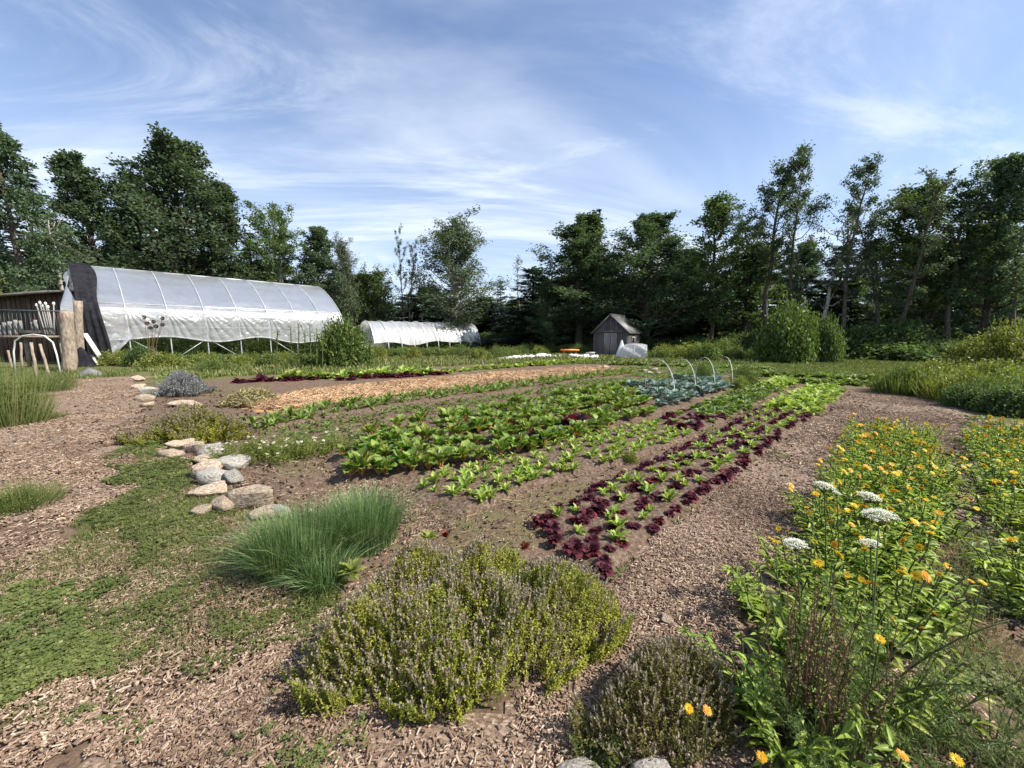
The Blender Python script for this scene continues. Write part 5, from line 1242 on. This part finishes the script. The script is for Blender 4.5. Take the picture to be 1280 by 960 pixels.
def put(name, me, x, y, label, cat, group, s, dz=.05):
    o = obj(name, me, None, (x, y, gz(x, y) + dz), U(0, 6.28)); sc_ = s * U(.62, 1.2); o.scale = (sc_, sc_, sc_ * U(.85, 1.15)); o.rotation_euler[0] = U(-.22, .22); o.rotation_euler[1] = U(-.22, .22)
    return tag(o, label, cat, group)
for i, (x, y, k, t) in enumerate(bed_points('red', 7, .155, .0, .60, .06, .94, .03)):
    green = k in (1, 3, 5) and t > .01
    if green and i % 3: put('romaine_lettuce', ROM[i % 3], x, y, f'small pale green romaine among red lettuces, {[0, "left", 0, "middle", 0, "right"][k]} romaine row, {third(t, 0, .6)}', 'lettuce', 'pale romaines in the red lettuce bed', .74)
    elif not green: put('red_lettuce', RED[i % 4], x, y, f'frilly dark red lettuce, {["leftmost red row", 0, "second red row from the left", 0, "third red row from the left", 0, "row along the chip path"][k]}, {third(t, 0, .6)}', 'lettuce', 'dark red lettuces', .78)
for i, (x, y, k, t) in enumerate(bed_points('red', 5, .26, .60, 1.0, .08, .92, .04)):
    put('green_lettuce', GRN[i % 3], x, y, f'bright green lettuce beyond the red ones, {rowname(k, 5)}, {third(t, .6, 1)}', 'lettuce', 'bright lettuces beyond the red ones', 1.35)
for i, (x, y, k, t) in enumerate(bed_points('let', 5, .165, .02, .34, .05, .94, .03)):
    put('romaine_lettuce', ROM[i % 3], x, y, f'young upright green lettuce in the middle bed, {rowname(k, 5)}, {third(t, .02, .34)}', 'lettuce', 'young lettuces in the middle bed', .85)
for i, (x, y, k, t) in enumerate(bed_points('let', 4, .24, .34, .46, .08, .92, .05)):
    if i % 3: put('red_lettuce', RED[i % 4], x, y, 'dark purple lettuce in the short patch of the middle bed', 'lettuce', 'purple patch in the middle bed', 1.25)
    else: put('green_lettuce', DGR[i % 3], x, y, 'dark green lettuce among the purple patch of the middle bed', 'lettuce', 'dark lettuces in the purple patch', 1.0)
for i, (x, y, k, t) in enumerate(bed_points('let', 5, .27, .46, .84, .06, .94, .05)):
    put('green_lettuce', DGR[i % 3], x, y, f'dense dark green lettuce in the middle bed, {rowname(k, 5)}, {third(t, .46, .84)}', 'lettuce', 'dark lettuces in the middle bed', 1.15)
for i, (x, y, k, t) in enumerate(bed_points('let', 5, .3, .84, 1.0, .06, .94, .05)):
    put('green_lettuce', GRN[i % 3], x, y, 'pale green lettuce at the very end of the middle bed', 'lettuce', 'pale lettuces ending the middle bed', 1.45)
# chard: blades on coloured stalks
def chard_proto(seed, n=13, L=.185):
    rs = np.random.default_rng(seed); az = np.arange(n) * 2.39996; e = rs.uniform(.75, 1.4, n); d = np.stack([np.cos(az) * np.cos(e), np.sin(az) * np.cos(e), np.sin(e)], 1); u = np.stack([-np.cos(az) * np.sin(e), -np.sin(az) * np.sin(e), np.cos(e)], 1) + rs.normal(0, .25, (n, 3)); X, Y, Zv = frames(nrm(d), nrm(u)); sl_ = L * rs.uniform(.3, .55, n); st = MB()
    for i in range(n): st.tube(np.stack([np.zeros(3), d[i] * sl_[i], d[i] * sl_[i] * 2.2]), [.010, .007, .003], 4, False)
    s = L * rs.uniform(.65, 1.0, n)
    return st.mesh('stalks', M['chard_stalk']), MB().inst(*BROAD, d * sl_[:, None], X * (s * .62)[:, None], Y * s[:, None], Zv * s[:, None]).mesh('leaves', M['chard'], True)
CH = [chard_proto(80 + i) for i in range(4)]
def big_plant(protos, i, x, y, name, label, cat, group, s, dz=.05):
    o = thing(name, label, cat, (x, y, gz(x, y) + dz), U(0, 6.28), group); k = s * U(.65, 1.25); o.scale = (k, k, k * U(.85, 1.2))
    for nm, me in zip(('stalks', 'leaves'), protos[i % len(protos)]): obj(nm, me, o)
    return o
for i, (x, y, k, t) in enumerate(bed_points('cha', 3, .145, .02, .58, .52, .95, .05)):
    big_plant(CH, i, x, y, 'chard', f'glossy chard with coloured stalks, {["back", "middle", "front"][k]} chard row, {third(t, .02, .62)}', 'chard', 'chard in the front rows', .95)
for i, (x, y, k, t) in enumerate(bed_points('cha', 3, .20, .05, .60, .10, .42, .05)):
    big_plant(CH, i + 1, x, y, 'beet_plant', f'leafy green beet behind the chard, {["back", "middle", "front"][k]} beet row, {third(t, .05, .62)}', 'beet', 'beets in the back rows', 1.0)
def kale_proto(seed):
    st, lf = chard_proto(seed, 18, .23); lf.materials.clear(); lf.materials.append(M['kale']); st.materials.clear(); st.materials.append(M['kale']); return st, lf
KA = [kale_proto(90 + i) for i in range(3)]
for i, (x, y, k, t) in enumerate(bed_points('cha', 4, .32, .60, .97, .15, .90, .06)):
    big_plant(KA, i, x, y, 'kale', f'blue green kale under the white hoops, {rowname(k, 4)}, {third(t, .66, .99)}', 'kale', 'blue green kale plants', .85)
for j, (px, py, s) in enumerate([(662, 560, 1.1), (718, 540, 1.2), (640, 548, .9)]):
    q = P(px, py); put('red_orach', RED[j], q[0], q[1], ['dark red leafy plant in the middle of the chard row', 'tall dark red plant at the far end of the chard row', 'small dark red plant behind the chard row'][j], 'leafy plant', None, 2.2 * s, .12)
# row of short greens
SHORT = [rosette(95 + i, 10, .17, .30, LANCE, 'lettuce_dk', (.5, 1.4), 'spinach') for i in range(3)]
for i, (x, y, k, t) in enumerate(bed_points('row', 3, .19, 0, 1, .15, .85, .05)):
    put('spinach', SHORT[i % 3], x, y, f'short dark green plant beside the straw, {["back", "middle", "front"][k]} line, {third(t, 0, 1)}', 'spinach', 'short greens beside the straw', 1.1)
# seedlings on the bare strip between this row and the chard
for a, b, n_, s, lab in [((400, 533), (760, 476), 80, .8, 'tiny seedling on the bare soil strip behind the chard')]:
    A, B = P(*a), P(*b)
    for i in range(n_):
        q = A + (B - A) * ((i // 2) / (n_ / 2)) + np.array([U(-.1, .1), (i % 2) * .35 - .17, 0]); put('seedling', SHORT[i % 3], q[0], q[1], lab + ', ' + third(i / n_, 0, 1, ('left end', 'middle', 'far right end')), 'seedling', 'seedlings on the bare strip', s * .75, .0)
# rows beyond the straw: dark lettuces and tall greens
for (a, b, n_, lab, mt, s, g) in [
        ((305, 478), (460, 471), 26, 'dark purple lettuce beyond the straw bed', RED, 2.4, 'purple lettuces beyond the straw'),
        ((350, 476), (560, 467), 34, 'upright bright green plant in the row beyond the straw', GRN, 2.6, 'bright greens beyond the straw'),
        ((430, 475), (560, 468), 24, 'dark purple lettuce in front of the bright row beyond the straw', RED, 2.2, 'purple lettuces before the bright row'),
        ((560, 466), (735, 452), 40, 'green plant in the row running towards the shed', GRN, 2.0, 'greens in the row towards the shed'),
        ((640, 456), (880, 450), 46, 'low green plant in the row in front of the shed', DGR, 1.9, 'low greens in front of the shed'),
        ((760, 456), (930, 462), 40, 'low green plant right of the straw bed', DGR, 1.8, 'low greens right of the straw bed'),
        ((850, 470), (960, 462), 24, 'low green plant in the row beyond the kale', DGR, 1.8, 'low greens beyond the kale'),
        ((930, 470), (1095, 476), 44, 'low green plant in the cross row before the lawn', DGR, 1.9, 'low greens before the lawn'),
        ((970, 479), (1100, 484), 36, 'low dark plant in the nearest cross row before the lawn', DGR, 1.7, 'low plants in the nearest cross row')]:
    A, B = P(*a), P(*b)
    for i in range(n_):
        q = A + (B - A) * ((i + .5) / n_) + np.array([U(-.15, .15), U(-.25, .25), 0]); put('garden_plant' if mt is not RED else 'red_lettuce', mt[i % 3], q[0], q[1], lab + ', ' + third(i / n_, 0, 1, ('left part', 'middle', 'right part')), 'vegetable', g, s, .0)

# ------------------------------------------------------------------ flowers
def flower_mesh(mat, r=.026, seed=0, n=20, cup=.15):
    rs = np.random.default_rng(seed); m_ = MB()
    for ring, (rr, c_) in enumerate(((1.0, cup), (.78, cup + .25))):
        az = np.arange(n) / n * 6.283 + ring * .15 + rs.normal(0, .05, n); d = np.stack([np.cos(az), np.sin(az), np.full(n, c_)], 1); X, Y, Zv = frames(nrm(d), np.tile([0, 0, 1.], (n, 1)))
        s = r * rr * rs.uniform(.88, 1.08, n); m_.inst(*BLADE_T, d * 0 + np.array([0, 0, .001 * ring]), X * (s * .30)[:, None], Y * s[:, None], Zv * (s * .5)[:, None])
    k = m_.n; me = m_.tube([(0, 0, -.004), (0, 0, .003), (0, 0, .006)], [r * .30, r * .33, r * .16], 10)
    me = m_.mesh('flower_head', M[mat]); me.materials.append(M['disc'])
    mi = np.zeros(len(me.polygons), np.int32); mi[n * 4:] = 1; me.polygons.foreach_set('material_index', mi); return me
FL = [flower_mesh('yellow', .027, 1), flower_mesh('orangep', .026, 2), flower_mesh('yellow', .024, 3), flower_mesh('yellow', .021, 4)]
CAL = []
for i in range(5):
    st, lf, tips = leafy_stems(110 + i, .17, .36, 15, 14, .085, .024, 'calen', lean=.5)
    base = rosette(130 + i, 16, .15, .34, BROAD, 'calen', (.2, 1.1), 'leaves')
    CAL.append((st, lf, base, tips))
cal_bud = MB().tube([(0, 0, -.012), (0, 0, 0), (0, 0, .010)], [.003, .009, .005], 7).mesh('bud', M['stem'], True)
cal_seed = MB().tube([(0, 0, -.010), (0, 0, 0), (0, 0, .008)], [.004, .011, .008], 9).mesh('bud', M['weed_y'], True)
def calendula(i, x, y, label, group, s, nf):
    st, lf, base, tips = CAL[i % 5]; o = thing('calendula', label, 'calendula', (x, y, gz(x, y) - .005), U(0, 6.28), group); o.scale = (s, s, s * U(.85, 1.1))
    obj('stems', st, o); obj('leaves', lf, o); obj('base_leaves', base, o)
    order = sorted(range(len(tips)), key=lambda k: -tips[k][2] + float(rng.normal(0, .04)))
    for j in range(nf):
        t = tips[order[j % len(tips)]]; f = obj('flower_head', FL[(i * 3 + j) % 4 if U(0, 1) < .8 else 0], o); f.location = (t[0], t[1], t[2] + .012); f.rotation_euler = (U(-.9, .9), U(-.9, .9), U(0, 6)); f.scale = (U(.6, 1.2),) * 3
    for j in range(nf, nf + 5):
        t = tips[order[j % len(tips)]]; f = obj('bud', cal_bud if j % 2 else cal_seed, o); f.location = (t[0], t[1], t[2] + .008); f.scale = (U(.6, 1.05),) * 3; f.rotation_euler = (U(-.6, .6), U(-.6, .6), 0)
    return o
cal1 = [P(a, b, z)[:2] for a, b, z in [(945, 900, .1), (1010, 985, .1), (1080, 960, .1), (1120, 860, .15), (1155, 760, .2), (1168, 680, .3), (1170, 600, .3), (1160, 540, .3), (1150, 524, .3), (1090, 524, .3), (1068, 552, .3), (1022, 630, .3), (975, 730, .25), (945, 810, .15)]]
x, y = sample_poly(cal1, 3000, .03); chosen = []
for a, b in zip(x, y):
    if all((a - c_) ** 2 + (b - d_) ** 2 > .235 ** 2 for c_, d_ in chosen): chosen.append((a, b))
for i, (a, b) in enumerate(chosen[:170]):
    dd = math.hypot(a, b); calendula(i, a, b, f'leafy calendula right of the chip path, {third(b, 1.2, 6.5, ("near", "middle", "far"))} part, {"left" if a / b < .74 else "right" if a / b > .92 else "centre"} side', 'calendula in the left flower bed', 1.0 if dd > 2.2 else 1.05, int(rng.integers(4, 9)) if dd > 2.6 else int(rng.integers(0, 3)) if dd > 1.9 else 0)
cal2 = [P(a, b, .3)[:2] for a, b in [(1232, 528), (1245, 580), (1268, 650), (1300, 710), (1380, 740), (1450, 700), (1420, 560), (1300, 524)]]
x, y = sample_poly(cal2, 2500, .03); chosen2 = []
for a, b in zip(x, y):
    if all((a - c_) ** 2 + (b - d_) ** 2 > .26 ** 2 for c_, d_ in chosen2): chosen2.append((a, b))
for i, (a, b) in enumerate(chosen2[:90]):
    calendula(i + 2, a, b, f'leafy calendula in the bed at the right edge, {third(b, 2.2, 6.5, ("near end", "middle", "far end"))}', 'calendula in the right flower bed', 1.0, int(rng.integers(4, 9)))
# single flowers the photo shows apart from the beds
def lone_flower(px, py, Y, label, orange=False):
    t = PY(px, py, Y); o = thing('calendula_flower', label, 'calendula', (t[0], t[1], 0)); q = np.linspace(0, 1, 6)[:, None]
    obj('stem', MB().tube(np.array([(.03, .05, 0)]) * (1 - q) + q * np.array([(0, 0, t[2])]), .0028, 5, False).mesh('stem', M['stem']), o); f = obj('flower_head', FL[1 if orange else 0], o); f.location = (0, 0, t[2]); f.scale = (.62,) * 3; f.rotation_euler = (U(.1, .5), U(-.3, .3), 0)
for px, py, Y, lab, og in [(861, 886, 1.15, 'left of two small calendulas in front of the dark thyme', False), (884, 888, 1.12, 'right of two small calendulas in front of the dark thyme', True), (952, 946, 1.02, 'calendula low at the bottom edge beside the dark thyme', True), (1100, 799, 1.25, 'yellow calendula alone above the feathery plant', False), (1228, 728, 1.6, 'yellow calendula leaning over the path at the right', False), (1128, 944, 1.0, 'orange calendula at the bottom edge under the feathery plant', True), (1196, 950, 1.0, 'yellow calendula at the bottom edge near the right corner', False)]:
    lone_flower(px, py, Y, lab, og)
# umbels of wild carrot
def umbel_mesh(seed, r=.05):
    rs = np.random.default_rng(seed); wh = MB(); sp_ = MB(); n = 34
    for i in range(n):
        f = math.sqrt((i + .5) / n); az = i * 2.39996; p = np.array([math.cos(az) * f * r, math.sin(az) * f * r, .022 * (1 - f * f)]); sp_.tube(np.stack([(0, 0, -.035), p]), [.0012, .0008], 3, False)
        k = 26; q = nrm(rs.normal(size=(k, 3))) * (.0105 * rs.uniform(.3, 1, (k, 1)) ** .5) * np.array([1, 1, .45]); X, Y, Zv = frames(nrm(rs.normal(0, 1, (k, 3)) * np.array([1, 1, .3])), np.tile([0, 0, 1.], (k, 1))); s = rs.uniform(.003, .0055, k)[:, None]; wh.inst(*QUAD_T, p + q + np.array([0, 0, .003]), X * s, Y * s, Zv * s)
    return sp_.mesh('rays', M['stem']), wh.mesh('florets', M['white_petal'])
UM = [umbel_mesh(i) for i in range(3)]
for i, (px, py, Y, s, bx, by, lab) in enumerate([(1099, 646, 1.55, 1.15, 1080, 900, 'biggest white carrot umbel on a tall dark stem'), (1086, 622, 1.85, .95, 1085, 780, 'white carrot umbel just behind the biggest one'), (1030, 609, 1.95, .95, 1030, 760, 'white carrot umbel farthest left at the back'), (994, 681, 1.55, .85, 1000, 850, 'white carrot umbel lowest at the left, above the brown stalks'), (1088, 680, 1.65, .75, 1090, 850, 'white carrot umbel below the biggest one'), (1046, 617, 2.0, .4, 1046, 750, 'tiny white carrot umbel between the back two')]):
    t = PY(px, py, Y); b = P(bx, by); o = thing('wild_carrot', lab, 'wild carrot', (b[0], b[1], 0)); v = t - np.array([b[0], b[1], 0]); q = np.linspace(0, 1, 8)[:, None]
    obj('stem', MB().tube(q * v * np.array([1, 1, 1]) - (q * (1 - q)) * np.array([v[0], v[1], 0]) * .5, np.linspace(.0038, .0022, 8), 6, False).mesh('stem', M['stem']), o)
    h = obj('umbel', UM[i % 3][1], o); h.location = tuple(v); h.scale = (s, s, s); h.rotation_euler = (U(-.2, .1), U(-.2, .2), 0); r_ = obj('rays', UM[i % 3][0], h)
# red brown stalks (dock) and feathery foliage in the right foreground
def dock(label, px, py, n, h, seed):
    rs = np.random.default_rng(seed); c = P(px, py); o = thing('dried_dock', label, 'dock', (c[0], c[1], 0)); st = MB(); sd = MB()
    for i in range(n):
        a = rs.uniform(0, 6.28); b = np.array([math.cos(a), math.sin(a), 0]) * rs.uniform(0, .07); H = h * rs.uniform(.65, 1.05); q = np.linspace(0, 1, 7)[:, None]; pts = b + q * np.array([b[0] * 1.2 + rs.normal(0, .03), b[1] * 1.2 + rs.normal(0, .03), H]) + rs.normal(0, .008, (7, 3)); st.tube(pts, np.linspace(.0035, .0014, 7), 4, False)
        k = 70; w = rs.uniform(.35, 1, k); p = np.stack([np.interp(w, q[:, 0], pts[:, j]) for j in range(3)], 1) + rs.normal(0, .006, (k, 3)); X, Y, Zv = frames(rand_dirs(k), rand_dirs(k)); s = rs.uniform(.004, .009, k)[:, None]; sd.inst(*QUAD_T, p, X * s, Y * s, Zv * s)
    obj('stalks', st.mesh('stalks', M['brown_stem']), o)['kind'] = 'stuff'; obj('seeds', sd.mesh('seeds', M['brown_stem']), o)['kind'] = 'stuff'
dock('upright bunch of dried red brown stalks in the right foreground', 1000, 935, 26, .66, 3)
dock('thinner dried brown stalks right of the main bunch', 1040, 960, 9, .62, 4)
def feathery(label, px, py, r, h, ns, seed, lean=.9, r0=.0035):
    rs = np.random.default_rng(seed); c = P(px, py); o = thing('feathery_herb', label, 'herb', (c[0], c[1], 0)); st = MB(); lf = MB()
    for i in range(ns):
        a = rs.uniform(0, 6.28); H = h * rs.uniform(.55, 1.1); ld = lean * rs.uniform(.1, 1); q = np.linspace(0, 1, 6)[:, None]; b = np.array([math.cos(a), math.sin(a), 0]); pts = b * r * rs.random() * .4 + q * np.array([0, 0, H * (1 - .25 * ld)]) + q ** 1.6 * b * H * ld; st.tube(pts, np.linspace(r0, r0 * .35, 6), 4, False)
        for j in range(9):
            u = rs.uniform(.15, 1); p0 = np.array([np.interp(u, q[:, 0], pts[:, k]) for k in range(3)]); d = nrm((rs.normal(0, .6, 3) + b * .5 + np.array([0, 0, .5]))[None])[0]; L = .13 * rs.uniform(.5, 1.2); st.tube(np.stack([p0, p0 + d * L]), [.0012, .0006], 3, False)
            k = 34; w = rs.uniform(.1, 1, k)[:, None]; p = p0 + d * L * w; dd = nrm(d * .6 + rs.normal(0, .6, (k, 3))); X, Y, Zv = frames(dd, rand_dirs(k)); s = rs.uniform(.012, .030, k)[:, None]; lf.inst(*QUAD_T, p, X * s * .10, Y * s, Zv * s * .3)
    obj('stems', st.mesh('stems', M['stem']), o)['kind'] = 'stuff'; obj('fronds', lf.mesh('fronds', M['feather']), o)
feathery('feathery dark green herb filling the bottom right foreground', 1110, 935, .2, .50, 30, 1)
feathery('feathery green herb at the bottom edge under the dried stalks', 1040, 985, .18, .30, 18, 2)
feathery('wispy feathery herb at the bottom right corner', 1235, 960, .2, .34, 16, 3)
for (a, b, za, Yb, lab) in [((1085, 880), (1262, 775), 0, 1.25, 'long dark bare stem slanting to the upper right corner of the herb'), ((1060, 900), (1190, 740), 0, 1.35, 'thin dark stem slanting across the calendula'), ((1080, 890), (1240, 860), 0, 1.05, 'low thin stem reaching right over the path')]:
    A = P(*a); B = PY(*b, Yb); q = np.linspace(0, 1, 7)[:, None]; pts = (B - A) * q + np.array([0, 0, .06]) * np.sin(q * math.pi)
    tag(obj('bare_stem', MB().tube(pts, np.linspace(.005, .002, 7), 5).mesh('bare_stem', M['stem'], True), None, A), lab, 'stem')
# chamomile patch
cx0 = outl([(285, 572), (340, 578), (400, 572), (425, 560)], [(420, 545), (360, 540), (300, 548)], .25)
CM = []
for i in range(3):
    st, lf, tips = leafy_stems(150 + i, .2, .30, 34, 22, .05, .009, 'weed_y', lean=.5, r0=.003); CM.append((st, lf, tips))
daisy = flower_mesh('white_petal', .020, 9, 12, .05)
x, y = sample_poly(cx0, 400, .05); ch = []
for a, b in zip(x, y):
    if all((a - c_) ** 2 + (b - d_) ** 2 > .19 ** 2 for c_, d_ in ch): ch.append((a, b))
for i, (a, b) in enumerate(ch[:60]):
    st, lf, tips = CM[i % 3]; o = thing('chamomile', 'small white flowered chamomile between the stones and the chard', 'chamomile', (a, b, gz(a, b)), U(0, 6), 'chamomile plants'); obj('stems', st, o); obj('leaves', lf, o)
    for t in tips[:10]:
        f = obj('flower_head', daisy, o); f.location = tuple(t); f.rotation_euler = (U(-.5, .5), U(-.5, .5), 0)
# dark seed heads before the polytunnel
c = P(192, 459.5); sh_ = thing('seed_head_stand', 'dried purple seed heads on tall stems before the polytunnel', 'seed heads', (c[0], c[1], 0))
for i, (px, py) in enumerate([(180, 397), (184, 404), (192, 402), (195, 408), (203, 406), (203, 398), (188, 410)]):
    t = PY(px, py, c[1]) - c; b = np.array([(i - 3) * .06, 0, 0]); obj('stem', MB().tube([b, b * .5 + t * np.array([.3, 1, .5]), t], .012, 4, False).mesh('stem', M['brown_stem']), sh_)
    k = 160; q = nrm(rng.normal(size=(k, 3))); X, Y, Zv = frames(q, rand_dirs(k)); obj('seed_head', MB().inst(*QUAD_T, t + q * .03, X * .02, Y * .07, Zv * .04).mesh('seed_head', M['seedhead']), sh_)
bush('yellow', 205, 461, 440, 62, 'bright yellow green leafy plant below the seed heads', 'herb_clump', 'herb')
bush('fine', 268, 466, 446, 54, 'grey green low herb before the polytunnel', 'herb_clump', 'herb')
bush('dark', 178, 458, 432, 34, 'dark herb left of the seed heads at the tunnel corner', 'herb_clump', 'herb')
# tall corn-like stems and stakes left of the round bush
for i, px in enumerate([365, 373, 381, 389, 396, 403, 345]):
    c = P(px, 463); t = PY(px + U(-2, 2), [408, 404, 412, 406, 410, 416, 414][i], c[1])
    o = thing('sunflower_stalk', 'tall thin green stalk standing left of the round bush', 'stalk', (c[0], c[1], 0), 0, 'stalks left of the round bush'); obj('stem', MB().tube(np.linspace((0, 0, 0), t - c, 5), .022, 5).mesh('stem', M['stem']), o)
    k = 20; w = U(.2, 1, k)[:, None]; p = (t - c) * w; d = nrm(rand_dirs(k) * np.array([1, 1, .3]) + np.array([0, 0, .3])); X, Y, Zv = frames(d, np.tile([0, 0, 1.], (k, 1))); s = U(.12, .26, k)[:, None]; obj('leaves', MB().inst(*LANCE, p, X * s * .3, Y * s, Zv * s).mesh('leaves', M['weed']), o)
# yellow-flowered weed and red seedlings at the bed ends
bush('yellow', 786, 580, 560, 26, 'yellowish bolting weed at the edge of the middle bed', 'weed_plant', 'weed')
for j, (px, py, s, lab) in enumerate([(556, 668, 1.0, 'small red leaved plant behind the thyme, farthest left'), (601, 692, 1.15, 'upright red leaved plant in the thyme, middle one'), (598, 722, 1.15, 'red brown leaved plant sunk in the thyme'), (562, 700, .9, 'red leaved plant at the left back of the thyme'), (656, 682, .9, 'red brown plant at the bed end behind the thyme')]):
    q = P(px, py, .2); o = put('red_sorrel', rosette(170 + j, 26, .062, .45, LANCE, 'redlet2', (.3, 1.4), 'red_sorrel'), q[0], q[1], lab, 'sorrel', None, s, .17)
for j, (px, py, lab) in enumerate([(535, 672, 'yellowing leafy plant at the left back of the big thyme'), (440, 712, 'bright yellow green sprig between chives and thyme'), (640, 700, 'pale green sprig at the back of the big thyme')]):
    q = P(px, py, .12); put('yellow_sprig', rosette(180 + j, 24, .07, .4, LANCE, 'weed_y', (.3, 1.4), 'yellow_sprig'), q[0], q[1], lab, 'weed', None, 1.1, .10)
